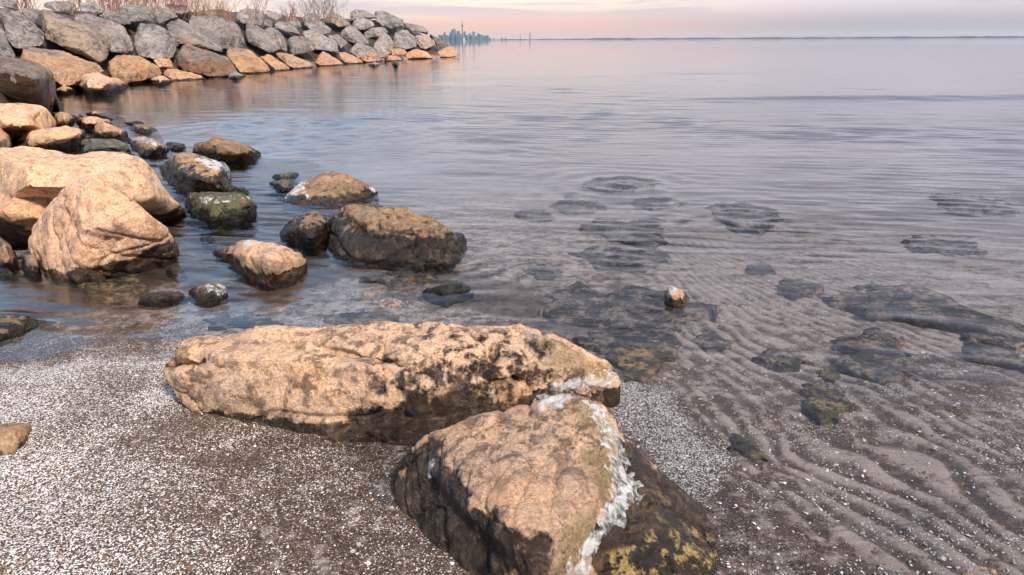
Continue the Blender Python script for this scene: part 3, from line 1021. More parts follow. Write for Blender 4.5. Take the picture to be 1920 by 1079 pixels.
shore('boulder', [(302,315),(331,290),(370,293),(411,302),(431,316),(432,332),(425,350),(400,360),(345,358),(318,345)], 'rounded tan boulder with a white frosted top right of the big flat boulder', 'tan',
      wet=0.20, mossy=0.7, masks=[('frost', [(362,290),(412,300),(434,316),(430,330),(410,318),(375,306)], 6, 0.62)], edge=0.5)
# big flat tan boulder, its left neighbour and the pyramid in front
A = at
big = [A(-40,292,.62), A(0,284,.62), A(36,272,.64), A(97,277,.62), A(156,290,.60), A(195,291,.60), A(250,300,.56), A(289,311,.50), A(303,336,.42),
       A(334,352,.30), A(343,375,.16), A(338,400,.03), A(300,404,0), A(0,330,.58), A(120,330,.56), A(220,350,.48), A(60,352,.40), A(-40,354,.40), A(130,350,.45)]
bb = [np.array([p[0], p[1] + 0.15, -0.2]) for p in (A(100,420), A(300,404), A(340,396), A(-40,420))]
rock('boulder', [big + bb + [np.array([-6.5, 7.5, -0.2]), np.array([-4.4, 8.0, -0.2])]], 'biggest flat-topped tan boulder behind the pyramid-shaped one', MAT['peach'], 0.03, 1.5,
     group=G_SH, wet=0.09, mossy=0.3)
nb_ = [A(-60,352,.42), A(0,350,.42), A(50,360,.42), A(114,358,.40), A(120,385,.33), A(0,375,.40), A(92,388,.30), A(66,422,.08), A(50,446,0), A(0,442,0), A(-60,440,0), A(-60,400,.25), A(20,415,.22)]
rock('boulder', [nb_ + [np.array([p[0], p[1], -0.2]) for p in (A(50,446), A(-60,440), A(114,410), A(-60,420))]], 'tan boulder at the left photo edge with a dark underside left of the pyramid', MAT['peach'], 0.022, 1.0,
     group=G_SH, wet=0.12, mossy=0.3, masks=[('wet', [(-60,405),(50,420),(60,445),(-60,450)], 8, 0.8)])  # wet mask also paints the shade of the underside
pyr = [A(150,338,.60), A(167,329,.62), A(195,337,.60), A(250,369,.50), A(288,397,.40), A(290,411,.36), A(328,447,.10), A(336,464,.02), A(330,473,0), A(250,493,0), A(170,513,0),
       A(120,523,0), A(100,521,0), A(68,497,0), A(54,470,.08), A(53,448,.15), A(64,419,.26), A(92,386,.40), A(118,358,.52), A(120,392,.44), A(110,450,.27), A(160,430,.36), A(200,410,.40),
       A(260,455,.20), A(150,350,.60)]
pb_ = [np.array([p[0], p[1], -0.22]) for p in (A(330,470), A(250,493), A(120,524), A(64,497), A(300,425), A(110,440))]
rock('boulder', [pyr + pb_], 'pyramid-shaped tan boulder with a ridge, dry, left of the photo centre', MAT['peach'], 0.014, 1.0,
     group=G_SH, wet=0.045, mossy=0.3, strata=(0.6, -0.2, 0.6), rough=0.9, chips=18, chipd=0.05,
     grooves=[([(150,345),(120,400),(100,450),(110,500)], .03, 10), ([(165,440),(200,455),(245,450)], .03, 12), ([(110,395),(135,430)], .02, 8), ([(180,350),(230,400),(270,440)], .012, 9)],
     masks=[('wet', [(270,490),(340,470),(336,450),(310,455),(250,480),(150,505),(110,516),(110,530),(250,505)], 7, 0.95)])  # wet foot; the mask also paints underhang shade at the lower right
shore('stone', [(39,488),(53,477),(70,483),(74,502),(74,514),(44,514)], 'small round brown stone against the left foot of the pyramid boulder', 'brown', wet=0.06)
shore('boulder', [(-60,444),(0,444),(17,461),(32,480),(31,496),(0,503),(-60,503)], 'dark brown stone at the left photo edge below the tan boulder', 'brown', wet=0.05, mossy=0.5)
shore('stone', [(-30,512),(5,503),(38,510),(40,518),(0,524),(-30,524)], 'low dark slab at the left photo edge below the dark brown stone', 'dark', H=0.04)
shore('boulder', [(-60,606),(0,595),(42,584),(81,574),(103,579),(122,588),(100,600),(56,615),(0,638),(-60,660)], 'long low olive stone entering from the left photo edge by the wet sand', 'brown',
      mossy=1.0, wet=0.045, H=0.11, edge=0.3)
shore('stone', [(-60,797),(0,797),(47,797),(72,801),(63,826),(24,854),(-60,858)], 'tan stone lying on the white shell gravel at the left photo edge', 'tan', H=0.10, base=0.05, wet=0.06, mossy=0.9,
      masks=[('moss', [(40,795),(80,795),(75,830),(24,858),(10,845),(45,820)], 8, 0.9)])
shore('stone', [(253,561),(281,541),(330,536),(347,537),(350,555),(278,568)], 'low mossy stone awash, left of a pair below the pyramid boulder', 'brown', mossy=1.0, wet=0.04, H=0.075)
shore('stone', [(350,545),(368,531),(392,529),(423,537),(426,555),(381,566),(352,556)], 'low mossy stone with an icy rim, right of a pair below the pyramid boulder', 'brown', mossy=0.8, wet=0.05, H=0.085,
      ice=[(382,528),(425,536),(418,550),(395,548)])
shore('stone', [(306,502),(322,497),(350,509),(331,519)], 'small brown stone awash right of the pyramid boulder foot', 'brown', wet=0.03, H=0.03)
shore('stone', [(372,443),(390,441),(406,450),(390,453)], 'tiny dark stone breaking the blue water right of the pyramid', 'dark', H=0.015)
shore('boulder', [(400,473),(432,459),(453,451),(509,452),(555,473),(576,488),(582,500),(558,512),(491,525),(453,514),(425,491)], 'flat tan stone with pale icy top and black wet sides in the middle pool', 'tan',
      wet=0.05, mossy=0.8, vox=0.012, edge=0.45, chips=7, chipd=0.03, masks=[('frost', [(430,457),(510,450),(540,465),(500,462),(450,470)], 8, 0.45), ('dry', [(440,455),(550,470),(560,485),(470,500)], 8, 0.6)])
shore('boulder', [(346,374),(359,363),(417,362),(470,366),(471,383),(482,400),(445,418),(389,424),(353,410),(348,391)], 'wet layered green stone with shiny top right of the big flat boulder', 'dark',
      wet=0.09, mossy=1.2, strata=(0.1, 0.5, 1), rough=1.5, masks=[('moss', [(346,362),(470,364),(482,400),(390,420)], 12, 0.75), ('frost', [(360,368),(440,364),(468,372),(440,382),(380,384)], 5, 0.45)])
shore('stone', [(395,358),(417,348),(456,351),(476,358),(470,363),(417,363)], 'low smooth black stone behind the layered green stone', 'dark')
pd = [(530,375),(545,356),(562,342),(580,342),(590,344),(608,331),(625,319),(646,325),(682,343),(711,357),(689,370),(646,381),(611,385),(537,379)]
pp = [A(530,376,0), A(545,357,.06), A(562,341,.11), A(580,342,.12), A(592,345,.13), A(608,330,.19), A(625,318,.235), A(646,324,.225), A(682,343,.14), A(711,358,.02), A(689,370,0), A(646,382,0),
      A(611,386,0), A(537,381,0), A(632,345,.16), A(660,352,.11), A(575,362,.07)]
pp += [np.array([p[0], p[1], -.2]) for p in (A(530,378), A(611,388), A(708,360), A(600,350), A(690,352))]
rock('boulder', [pp], 'dark pyramid-shaped boulder in mid water with an icy left shoulder', MAT['brown'], 0.013, 0.75, group=G_SH, wet=0.075, mossy=0.6, chips=8, chipd=0.02,
     masks=[('frost', [(530,372),(560,338),(588,344),(575,352),(580,372),(566,366)], 5, 0.52), ('moss', [(548,350),(570,340),(585,346),(570,358)], 4, 1.0), ('frost', [(690,343),(716,358),(700,366)], 4, 0.6)])
shore('stone', [(502,333),(534,322),(565,326),(555,334),(530,338)], 'low dark mossy stone awash behind the dark pyramid-shaped boulder', 'dark', mossy=0.6, wet=0.03)
shore('stone', [(505,344),(530,336),(556,337),(552,352),(530,358)], 'dark blue-grey wet stone left of the dark pyramid-shaped boulder', 'dark', wet=0.03)
shore('boulder', [(526,420),(540,410),(555,408),(587,400),(612,408),(618,430),(615,448),(597,458),(560,456),(530,448),(525,438)], 'small wet blue-brown boulder leaning on the left side of the big dark block', 'brown',
      wet=0.13, mossy=0.4)
dk = [(615,420),(625,403),(660,389),(710,389),(738,392),(777,403),(808,400),(822,410),(845,436),(858,455),(856,480),(845,494),(800,497),(717,488),(646,478),(618,462)]
shore('boulder', dk, 'big dark wet block with brown top standing in the middle water', 'brown', wet=0.145, mossy=0.35, edge=0.22, vox=0.013, rough=1.3, chips=8, chipd=0.025,
      masks=[('wet', [(600,440),(860,455),(870,500),(600,490)], 12, 1.0), ('moss', [(820,405),(850,440),(858,470),(838,465),(822,430)], 6, 0.8)])
shore('stone', [(835,445),(850,436),(868,440),(876,450),(860,472),(845,480)], 'jagged black stone at the right end of the big dark block', 'dark', wet=0.1)
shore('stone', [(660,384),(678,378),(710,382),(727,392),(690,396),(668,392)], 'low tan stone peeking out behind the big dark block', 'tan', wet=0.05)
shore('stone', [(782,540),(822,533),(893,530),(902,537),(837,561),(798,549)], 'low black wedge stone awash in front of the big dark block', 'dark', H=0.06, mossy=0.5, foot=0.07)
shore('stone', [(1244,552),(1250,540),(1261,534),(1276,544),(1288,560),(1288,572),(1262,573),(1248,566)], 'lone small frosted stone poking out of the water on the right', 'tan', wet=0.035, vox=0.006,
      masks=[('frost', [(1240,535),(1268,530),(1272,560),(1245,570)], 5, 0.4)], group='rocks along the water\'s edge')

# long foreground boulder ------------------------------------------------
ga = [A(302,682,.20), A(304,708,.15), A(323,747,.08), A(376,761,.055), A(428,795,0.0), A(486,811,-.01), A(539,816,-.02), A(615,833,-.03), A(687,833,-.03), A(740,824,-.03),
      A(345,668,.28), A(400,668,.285), A(480,662,.29), A(600,672,.29), A(700,692,.275), A(760,720,.22),
      A(372,632,.29), A(472,629,.29), A(548,617,.295), A(610,612,.29), A(320,700,.17), A(360,725,.14)]
ga += [np.array([p[0], p[1], -.12]) for p in (A(450,795), A(500,805), A(740,815), A(560,760), A(740,730))]
ga += [A(350,700,.05) + np.array([0.12, .1, -.05])]
knob = [A(322,658,.265), A(330,642,.28), A(342,633,.285), A(371,632,.29), A(400,640,.29), A(380,668,.275), A(345,672,.25), A(326,672,.24), A(340,700,.2), A(390,700,.2), A(400,660,.2) + np.array([0, .2, 0])]
gb = [A(585,622,.305), A(625,608,.31), A(682,610,.315), A(740,603,.335), A(778,601,.345), A(807,611,.335), A(845,615,.325), A(927,619,.315), A(970,613,.30), A(1008,627,.275),
      A(1060,640,.255), A(1094,651,.235), A(1147,677,.165), A(1163,700,.11), A(1168,725,.05), A(1166,747,-.01), A(1118,763,-.03), A(1000,778,-.03), A(903,792,-.03), A(800,816,-.03),
      A(600,640,.30), A(660,650,.305), A(735,668,.30), A(820,655,.31), A(930,678,.275), A(1050,690,.215), A(880,720,.22), A(780,740,.20), A(1000,735,.13)]
gb += [np.array([p[0], p[1], -.12]) for p in (A(1160,750), A(1000,780), A(800,815), A(1130,700), A(760,700), A(690,760))]
foot = [A(600,826,-.01), A(700,836,-.02), A(840,832,-.02), A(960,800,-.02), A(1010,775,.03), A(860,795,.09), A(700,806,.07), A(620,818,.03), A(800,760,.05), A(950,760,.08)]
foot += [np.array([p[0], p[1], -.1]) for p in (A(620,826), A(840,832), A(960,805), A(900,740))]
o, co, fc = rock('boulder', [ga, knob, gb, foot], 'long tan boulder lying across the foreground with an icicle fringe at its right end', MAT['tan'], 0.0085, 0.62,
                 group='foreground boulders', wet=0.05, mossy=0.4, rough=1.2, chips=8, chipd=0.02,
                 grooves=[([(545,640),(620,652),(700,668),(750,678)], .045, 7), ([(600,640),(690,654),(760,672)], .02, 10), ([(312,682),(340,684),(372,680)], .05, 9), ([(350,672),(368,668)], .03, 9), ([(683,690),(688,725),(684,760)], .008, 3),
                          ([(928,716),(972,716)], .025, 4), ([(974,716),(979,740),(976,765)], .03, 5), ([(926,664),(950,695),(985,722)], .035, 9), ([(1000,640),(1060,668),(1090,662)], .01, 6), ([(780,618),(850,640),(920,668)], .012, 8)], strata=(0.25, -0.6, 0.7),
                 masks=[('wet', [(600,812),(700,775),(770,742),(850,735),(940,752),(1010,728),(1180,738),(1180,770),(900,800),(690,840),(560,830),(470,812),(400,800)], 16, 1.0), ('wet', [(760,720),(840,690),(900,690),(980,720),(960,750),(840,750)], 30, 0.55), ('wet', [(720,700),(800,650),(960,650),(1080,690),(1000,750),(760,770)], 45, 0.42),
                        ('moss', [(690,790),(760,770),(850,735),(930,745),(900,770),(760,800)], 12, 0.55),
                        ('moss', [(1010,640),(1090,650),(1150,680),(1160,710),(1060,705),(1000,690)], 14, 0.85),
                        ('moss', [(322,655),(345,650),(362,668),(350,678),(322,676)], 5, 0.8),
                        ('moss', [(925,712),(975,712),(975,750),(930,750)], 5, 0.7),
                        ('moss', [(400,780),(540,800),(620,800),(600,822),(430,806)], 8, 0.5),
                        ('frost', [(940,612),(1010,626),(1060,640),(1000,634)], 6, 0.42), ('frost', [(1035,735),(1070,712),(1150,700),(1172,694),(1172,712),(1110,724),(1060,735)], 7, 0.55)])
crust(o, co, fc, [(1000,752),(1030,725),(1070,708),(1110,704),(1150,696),(1172,690),(1174,716),(1140,722),(1110,730),(1060,735),(1030,750)], 0.007, MAT['ice'], soft=7, scale=40, bias=-0.02, seed=1)

# front foreground boulder ----------------------------------------------
g2 = [A(1055,736,.30), A(1010,752,.295), A(950,767,.275), A(867,797,.235), A(804,812,.195), A(770,839,.14), A(755,865,.08), A(746,886,.03), A(735,897,0), A(734,940,-.02), A(774,1004,-.02),
      A(811,1026,-.02), A(867,1060,-.02), A(930,1090,-.02), A(1020,1140,-.03), A(1145,786,.215), A(1111,756,.28), A(1081,747,.30),
      A(850,830,.235), A(845,900,.20), A(960,1000,.23), A(1060,985,.24), A(1130,880,.245), A(1095,770,.295), A(1060,1100,.12), A(830,960,.13), A(1000,1085,.12), A(900,1010,.15), A(1165,830,.14), A(1160,930,.18),
      A(1130,1010,.14)]
g2 += [np.array([p[0], p[1], -.14]) for p in (A(750,890), A(774,1004), A(930,1095), A(1150,800), A(900,830), A(1100,1140))]
g2b = [A(1150,800,.17), A(1165,840,.11), A(1180,860,.06), A(1228,887,0), A(1278,921,-.01), A(1325,962,-.012), A(1362,1003,-.012), A(1366,1045,-.012), A(1345,1135,-.012), A(1150,1170,0), A(1030,1150,.03), A(1300,980,.03), A(1310,1050,.03), A(1230,930,.06),
       A(1130,880,.2), A(1100,990,.17), A(1180,950,.10), A(1240,960,.05), A(1150,1040,.08), A(1250,1040,.0), A(1060,900,.1)]
g2b += [np.array([p[0], p[1], -.16]) for p in (A(1225,890), A(1340,1010), A(1290,1130), A(1060,1140), A(1100,850))]
o, co, fc = rock('boulder', [g2, g2b], 'nearest wet brown boulder with a white ice ridge down its right side, bottom centre', MAT['tan'], 0.0075, 0.55,
                 group='foreground boulders', wet=0.05, mossy=0.5, rough=1.1, chips=8, chipd=0.02,
                 grooves=[([(846,860),(856,905),(905,950),(950,1000)], .012, 6), ([(800,905),(850,965),(930,1040)], .022, 14), ([(1060,840),(1055,875)], .01, 5), ([(1060,838),(1110,842)], .008, 5), ([(920,825),(980,840),(1040,832)], .008, 9),
                          ([(1030,770),(1062,790),(1090,830)], .012, 9), ([(1170,850),(1200,920),(1190,990),(1130,1080)], .02, 10), ([(880,800),(960,785),(1020,775)], .008, 6)], strata=(0.5, -0.3, 0.6),
                 masks=[('wet', [(725,895),(760,850),(830,820),(850,900),(940,985),(1040,1010),(1030,1090),(860,1090),(770,1010)], 18, 0.72),
                        ('wet', [(1160,800),(1290,930),(1360,1000),(1360,1090),(1120,1090),(1110,1000),(1150,930)], 10, 1.0),
                        ('moss', [(1090,860),(1150,800),(1190,860),(1140,960),(1090,1090),(1020,1090),(1050,1000),(1110,930)], 18, 0.95),
                        ('moss', [(745,890),(770,840),(830,815),(840,850),(800,900),(790,960)], 14, 0.55),
                        ('moss', [(1060,745),(1110,756),(1145,790),(1130,830),(1080,790)], 10, 0.7),
                        ('frost', [(1012,754),(1052,738),(1082,744),(1050,766)], 6, 0.6),
                        ('frost', [(1100,756),(1120,760),(1158,808),(1172,845),(1196,895),(1200,915),(1165,960),(1130,1000),(1106,1040),(1100,1085),(1070,1085),(1090,1020),(1120,975),(1150,920),(1148,860),(1130,800)], 16, 0.55),
                        ('gold', [(1140,1040),(1200,1000),(1310,990),(1345,1010),(1350,1100),(1140,1100)], 10, 0.9), ('gold', [(1175,890),(1260,930),(1300,980),(1220,990)], 10, 0.35)])
crust(o, co, fc, [(1010,754),(1052,735),(1084,742),(1090,756),(1050,768),(1005,772)], 0.004, MAT['ice'], soft=7, scale=22, bias=0.05, seed=4)
crust(o, co, fc, [(1098,752),(1120,758),(1158,808),(1172,845),(1200,890),(1206,915),(1180,955),(1176,985),(1138,1000),(1112,1035),(1105,1082),(1065,1082),(1085,1020),(1110,985),(1130,950),(1150,915),(1140,860),(1120,800)],
      0.0045, MAT['ice'], soft=12, scale=34, bias=0.04, seed=5)
crust(o, co, fc, [(782,870),(812,860),(812,895),(786,915)], 0.008, MAT['ice'], soft=6, scale=30, bias=-0.1, seed=6)

# ------------------------------------------------------------------ rocks under the water
G_SUB = 'stones lying under the shallow water'


def sunk(name, poly, label, mk='sub', top=-0.02, thick=0.12, mossy=0.0, masks=()):
    c = centroid(poly)
    pts = []

    def on_bed(q, lift=0.0):
        h = top
        for _ in range(6):
            b = A(q[0], q[1], h)
            h = min(float(ground_z(np.array([b[0]]), np.array([b[1]]))[0]) + lift, 0.02)
        return A(q[0], q[1], h)
    lift = min(thick, 0.07)
    for p in poly:
        b = on_bed(p)
        pts.append(b + np.array([0, 0, -0.006]))
        pts.append(b - np.array([0, 0, 0.12]))
        for k in (0.82, 0.5):
            q = c + (np.array(p) - c) * k
            pts.append(on_bed(q, lift * random.uniform(0.55, 1.0) * (0.7 if k > .6 else 1)))
    w = (max(p[0] for p in poly) - min(p[0] for p in poly)) * float(np.linalg.norm(A(*c) - C0)) / F
    return rock(name, [pts], label, MAT[mk], max(0.011, w * 0.025), w * 0.8, group=G_SUB, wet=-1, mossy=mossy, submerged=True, masks=masks, rough=2.4, chips=5)


sunk('submerged_rock', [(1130,660),(1150,640),(1200,620),(1250,640),(1267,665),(1240,700),(1180,718),(1150,690)], 'golden brown submerged rock just beyond the right end of the long boulder', 'gold', -0.005, mossy=0.3)
sunk('submerged_rock', [(1570,655),(1600,615),(1660,610),(1700,628),(1722,690),(1730,710),(1660,714),(1600,702),(1570,680)], 'large dark submerged rock streaked with tan on the right', 'sub', -0.03)
sunk('submerged_stone', [(1415,672),(1440,652),(1480,660),(1528,680),(1500,692),(1430,690)], 'dark submerged stone left of the large streaked one', 'sub', -0.05, 0.05)
sunk('submerged_stone', [(1505,760),(1520,722),(1580,728),(1617,755),(1570,787),(1525,792)], 'dark submerged stone with a yellow lower edge below the green pebble', 'gold', -0.03, 0.06,
     masks=[('moss', [(1520,780),(1570,765),(1620,745),(1620,790),(1530,800)], 5, 0.9)])
sunk('pebble', [(1530,700),(1542,692),(1570,697),(1582,708),(1565,714),(1540,710)], 'smooth olive green pebble beside the large streaked submerged rock', 'gold', -0.055, 0.03, mossy=0.4)
sunk('pebble', [(1198,632),(1212,620),(1240,622),(1253,637),(1235,645),(1205,642)], 'smooth pale olive pebble resting on the golden submerged rock', 'tan', 0.008, 0.05, mossy=0.8)
sunk('submerged_stone', [(1365,822),(1380,810),(1415,830),(1442,862),(1410,858),(1378,845)], 'small yellow-flecked dark stone at the edge of the white shell patch', 'gold', -0.012, 0.04)
sunk('submerged_rock', [(1540,535),(1600,525),(1700,560),(1800,588),(1930,608),(1930,650),(1800,612),(1650,582),(1560,558)], 'long dark submerged ledge running off the right photo edge', 'sub', -0.10)
sunk('submerged_rock', [(1785,640),(1850,628),(1930,640),(1930,692),(1850,672)], 'dark banded submerged rock at the right photo edge below the long ledge', 'sub', -0.07)
sunk('submerged_stone', [(1455,535),(1490,522),(1537,540),(1530,560),(1480,562)], 'small black submerged stone left of the long ledge', 'sub', -0.10, 0.06)
sunk('submerged_rock', [(1082,425),(1130,415),(1232,412),(1272,455),(1200,462),(1100,442)], 'wedge-shaped submerged slab in the middle distance right of the dark block', 'subfar', -0.015)
sunk('submerged_rock', [(1078,480),(1120,466),(1200,464),(1257,485),(1220,502),(1110,500)], 'rippled submerged slab just in front of the wedge-shaped one', 'subfar', -0.02)
sunk('submerged_rock', [(1682,450),(1720,438),(1800,450),(1872,475),(1820,482),(1710,468)], 'long submerged slab tapering to the right, near the right photo edge', 'subfar', -0.12)
sunk('submerged_rock', [(1752,372),(1800,364),(1880,375),(1908,392),(1880,408),(1780,396)], 'faint dark oval submerged rock, farthest at the right photo edge', 'subfar', -0.16)
sunk('submerged_rock', [(1322,390),(1360,378),(1440,388),(1478,403),(1440,420),(1430,440),(1380,438),(1350,410)], 'irregular dark submerged rock under ring ripples in mid water', 'subfar', -0.05)
sunk('submerged_rock', [(1096,345),(1130,334),(1200,333),(1238,345),(1200,358),(1120,358)], 'far submerged rock under a choppy patch of ripples', 'subfar', -0.03)
sunk('submerged_stone', [(1032,385),(1060,372),(1110,372),(1128,388),(1090,400),(1050,398)], 'dark submerged stone left of the wedge-shaped slab, upper of two', 'subfar', -0.08)
sunk('submerged_stone', [(958,402),(985,393),(1020,395),(1038,408),(1000,416)], 'small dark submerged stone farthest left in mid water beyond the dark block', 'subfar', -0.08)
sunk('submerged_stone', [(1185,378),(1230,370),(1282,378),(1270,390),(1210,392)], 'thin dark submerged stone between the choppy patch and the wedge slab', 'subfar', -0.08)
sunk('submerged_rock', [(940,565),(1040,532),(1200,538),(1300,565),(1374,602),(1300,614),(1150,604),(1000,594)], 'broad dark submerged rock around the lone frosted stone', 'sub', -0.02, 0.1)
sunk('submerged_rock', [(1075,640),(1130,618),(1200,602),(1262,612),(1268,640),(1200,640),(1120,660)], 'dark submerged rock behind the golden one', 'sub', -0.03, 0.08)
sunk('submerged_stone', [(620,596),(660,580),(710,580),(745,598),(720,612),(640,612)], 'dark submerged stone just behind the long boulder', 'sub', -0.02, 0.06)
sunk('submerged_stone', [(385,600),(440,588),(540,596),(605,612),(560,628),(430,624)], 'flat blue-black submerged stone behind the left end of the long boulder', 'sub', -0.03, 0.05)
sunk('submerged_stone', [(178,628),(215,605),(262,612),(258,640),(285,668),(240,682),(205,660)], 'black submerged stone among the foam left of the long boulder', 'sub', -0.008, 0.04)
sunk('pebble', [(675,548),(695,541),(718,546),(712,555),(685,556)], 'pale buff submerged pebble in front of the big dark block', 'tan', -0.05, 0.03)
sunk('pebble', [(706,566),(728,557),(758,563),(750,574),(718,574)], 'pale yellowish submerged pebble nearer than the buff one', 'tan', -0.05, 0.03, mossy=0.3)
sunk('submerged_stone', [(690,520),(720,507),(790,508),(835,525),(800,542),(730,534)], 'mossy black submerged stone under the front of the big dark block', 'sub', -0.04, 0.05, mossy=0.7)
sunk('submerged_stone', [(1395,500),(1420,490),(1452,496),(1445,512),(1410,512)], 'small dark submerged stone in the bare sand of mid water', 'subfar', -0.09, 0.04)
sunk('submerged_stone', [(1300,628),(1330,612),(1385,640),(1375,662),(1320,655)], 'mottled submerged stone right of the golden one', 'sub', -0.035, 0.03)
sunk('submerged_stone', [(1805,1070),(1835,1058),(1880,1075),(1875,1100),(1830,1100)], 'pale yellowish submerged stone at the bottom right photo corner', 'tan', -0.02, 0.03)
sunk('submerged_stone', [(985,505),(1010,497),(1050,502),(1052,520),(1010,524)], 'dark submerged stone left of the rippled slab', 'subfar', -0.05, 0.05)
sunk('submerged_stone', [(130,540),(200,520),(300,530),(260,560),(180,578),(140,565)], 'amber brown submerged stone in the pool in front of the pyramid boulder', 'gold', -0.04, 0.04)

# ------------------------------------------------------------------ shell fragments on the bed
def shell_field(n):
    V, Fc, Cc = [], [], []
    for i in range(n):
        u = random.random()
        if u < 0.30:
            px_, py_ = random.uniform(1180, 1990), random.uniform(700, 1110)
        elif u < 0.87:
            px_, py_ = random.uniform(-60, 900), random.uniform(690, 1110)
        else:
            px_, py_ = random.uniform(-60, 1990), random.uniform(520, 720)
        q = A(px_, py_, 0.0)
        V.append((q[0], q[1])); Cc.append(u)
    xy = np.array(V)
    zz = ground_z(xy[:, 0], xy[:, 1])
    a, mk_ = ripple(xy[:, 0], xy[:, 1])
    zz = zz + 0.007 * a * mk_
    verts, faces, cols = [], [], []
    pal = [(0.72, 0.70, 0.67), (0.6, 0.58, 0.56), (0.78, 0.78, 0.77), (0.45, 0.36, 0.28), (0.5, 0.5, 0.52), (0.07, 0.055, 0.05), (0.10, 0.07, 0.05)]
    for i in range(n):
        right = Cc[i] < 0.30
        if right and a[i] * mk_[i] > 0.25 and random.random() < 0.7:
            continue
        s = min(0.014, random.lognormvariate(math.log(0.0042 if right else 0.0028), 0.42))
        el = random.uniform(0.35, 0.8)
        th = random.uniform(0, 6.28)
        tilt = Euler((random.gauss(0, .3), random.gauss(0, .3), th)).to_matrix()
        b = len(verts)
        k = 6
        c = random.choice(pal)
        for j in range(k):
            an = j / k * 6.28
            rr = s * random.uniform(0.8, 1.15)
            v = tilt @ Vector((rr * math.cos(an), rr * el * math.sin(an), 0))
            verts.append((xy[i, 0] + v.x, xy[i, 1] + v.y, zz[i] + 0.0015 + max(v.z, -0.001)))
            cols.append((*c, 1))
        v = tilt @ Vector((0, 0, s * 0.35))
        verts.append((xy[i, 0] + v.x, xy[i, 1] + v.y, zz[i] + 0.0015 + v.z))
        cols.append((*c, 1))
        for j in range(k):
            faces.append((b + j, b + (j + 1) % k, b + k))
    m, nt, out = new_mat('shell_fragment')
    principled(nt, out, nt.attr('tint').outputs['Color'], 0.35, None, 0.5)
    o = mesh_obj('shell_fragments', verts, faces, m, smooth=False)
    at_ = o.data.attributes.new('tint', 'FLOAT_COLOR', 'POINT')
    at_.data.foreach_set('color', np.array(cols, np.float32).ravel())
    tag(o, 'white and brown broken shells strewn over the gravel bed', 'shells', kind='stuff')


shell_field(7500)

# ------------------------------------------------------------------ dry brush on the crest
MAT['red_twig'] = plain_mat('reddish_twig', (0.26, 0.115, 0.095), 0.8, 0.4, 30)
MAT['grey_twig'] = plain_mat('grey_brown_twig', (0.24, 0.18, 0.15), 0.8, 0.4, 30)
MAT['straw'] = plain_mat('straw_grass', (0.34, 0.22, 0.15), 0.8, 0.4, 30)


def tube(V, Fc, pts, r0, r1):
    b = len(V)
    n = len(pts)
    for i, p in enumerate(pts):
        r = r0 + (r1 - r0) * i / (n - 1)
        for k in range(3):
            an = k * 2.094
            V.append((p[0] + r * math.cos(an), p[1] + r * math.sin(an), p[2] + r * 0.2 * math.sin(an * 2)))
    for i in range(n - 1):
        for k in range(3):
            k2 = (k + 1) % 3
            Fc.append((b + i * 3 + k, b + i * 3 + k2, b + i * 3 + 3 + k2, b + i * 3 + 3 + k))


def shrub(name, px_, py_, t, height, spread, n, mat, label, branch=4, upright=0.5, group='dry shrubs along the crest', cat='shrub'):
    org = C0 + ray(px_, py_) * t
    if px_ < 460:
        org = C0 + ray(px_, py_) * (t + 6)
    height = height + org[2] - 2.5
    org[2] = 2.5
    V, Fc = [], []
    for i in range(n):
        an = random.uniform(0, 6.28)
        lean = abs(random.gauss(0, spread))
        hgt = height * random.uniform(0.55, 1.1)
        bx, by = random.gauss(0, spread * 0.35 * height), random.gauss(0, spread * 0.35 * height)
        pts = []
        dx, dy = math.cos(an) * lean, math.sin(an) * lean
        jx = jy = 0
        for k in range(6):
            f = k / 5
            jx += random.gauss(0, 0.04 * height); jy += random.gauss(0, 0.04 * height)
            pts.append((org[0] + bx + dx * hgt * f ** (1 + upright) + jx, org[1] + by + dy * hgt * f ** (1 + upright) + jy, org[2] + hgt * f))
        tube(V, Fc, pts, 0.011, 0.004)
        for q in range(branch + 2):
            k = random.randint(2, 5)
            s = pts[k]
            l = hgt * random.uniform(0.12, 0.32)
            a2 = random.uniform(0, 6.28)
            e = (s[0] + l * 0.6 * math.cos(a2), s[1] + l * 0.6 * math.sin(a2), s[2] + l * random.uniform(0.4, 0.9))
            md = tuple((s[j] + e[j]) / 2 + random.gauss(0, 0.015) for j in range(3))
            tube(V, Fc, [s, md, e], 0.006, 0.003)
    o = mesh_obj(name, V, Fc, mat, None, org)
    tag(o, label, cat, group)
    return o


shrub('bare_shrub', 150, 6, 25, 1.0, 0.45, 45, MAT['red_twig'], 'tangled red-brown shrub leftmost on the crest, above the tan streaked slab')
shrub('bare_shrub', 205, 4, 27, 1.3, 0.52, 70, MAT['red_twig'], 'thicket of dark red twigs behind the small pale crest stone')
shrub('bare_shrub', 250, 4, 28, 1.3, 0.56, 70, MAT['red_twig'], 'dense red twig shrub above the wide layered crest stone')
shrub('bare_shrub', 297, 4, 29, 1.3, 0.56, 70, MAT['red_twig'], 'red twig shrub right of the wide layered crest stone')
shrub('bare_shrub', 338, 4, 30, 1.2, 0.56, 70, MAT['red_twig'], 'red twig shrub above the flat topmost crest stone')
shrub('grass_tuft', 382, 12, 30, 0.8, 0.7, 80, MAT['straw'], 'dry reddish straw tuft right of the flat topmost stone', branch=1)
shrub('grass_tuft', 415, 16, 31, 0.65, 0.8, 70, MAT['straw'], 'low pale straw tuft thinning out over the thin flat slab', branch=1)
shrub('bare_shrub', 478, 18, 32, 0.75, 0.45, 22, MAT['grey_twig'], 'sparse grey twigs behind the crest stone over the square stone', branch=3)
shrub('bare_shrub', 590, 24, 39, 1.3, 0.6, 42, MAT['grey_twig'], 'bare grey bush on the crest against the pale sky, left half', branch=5)
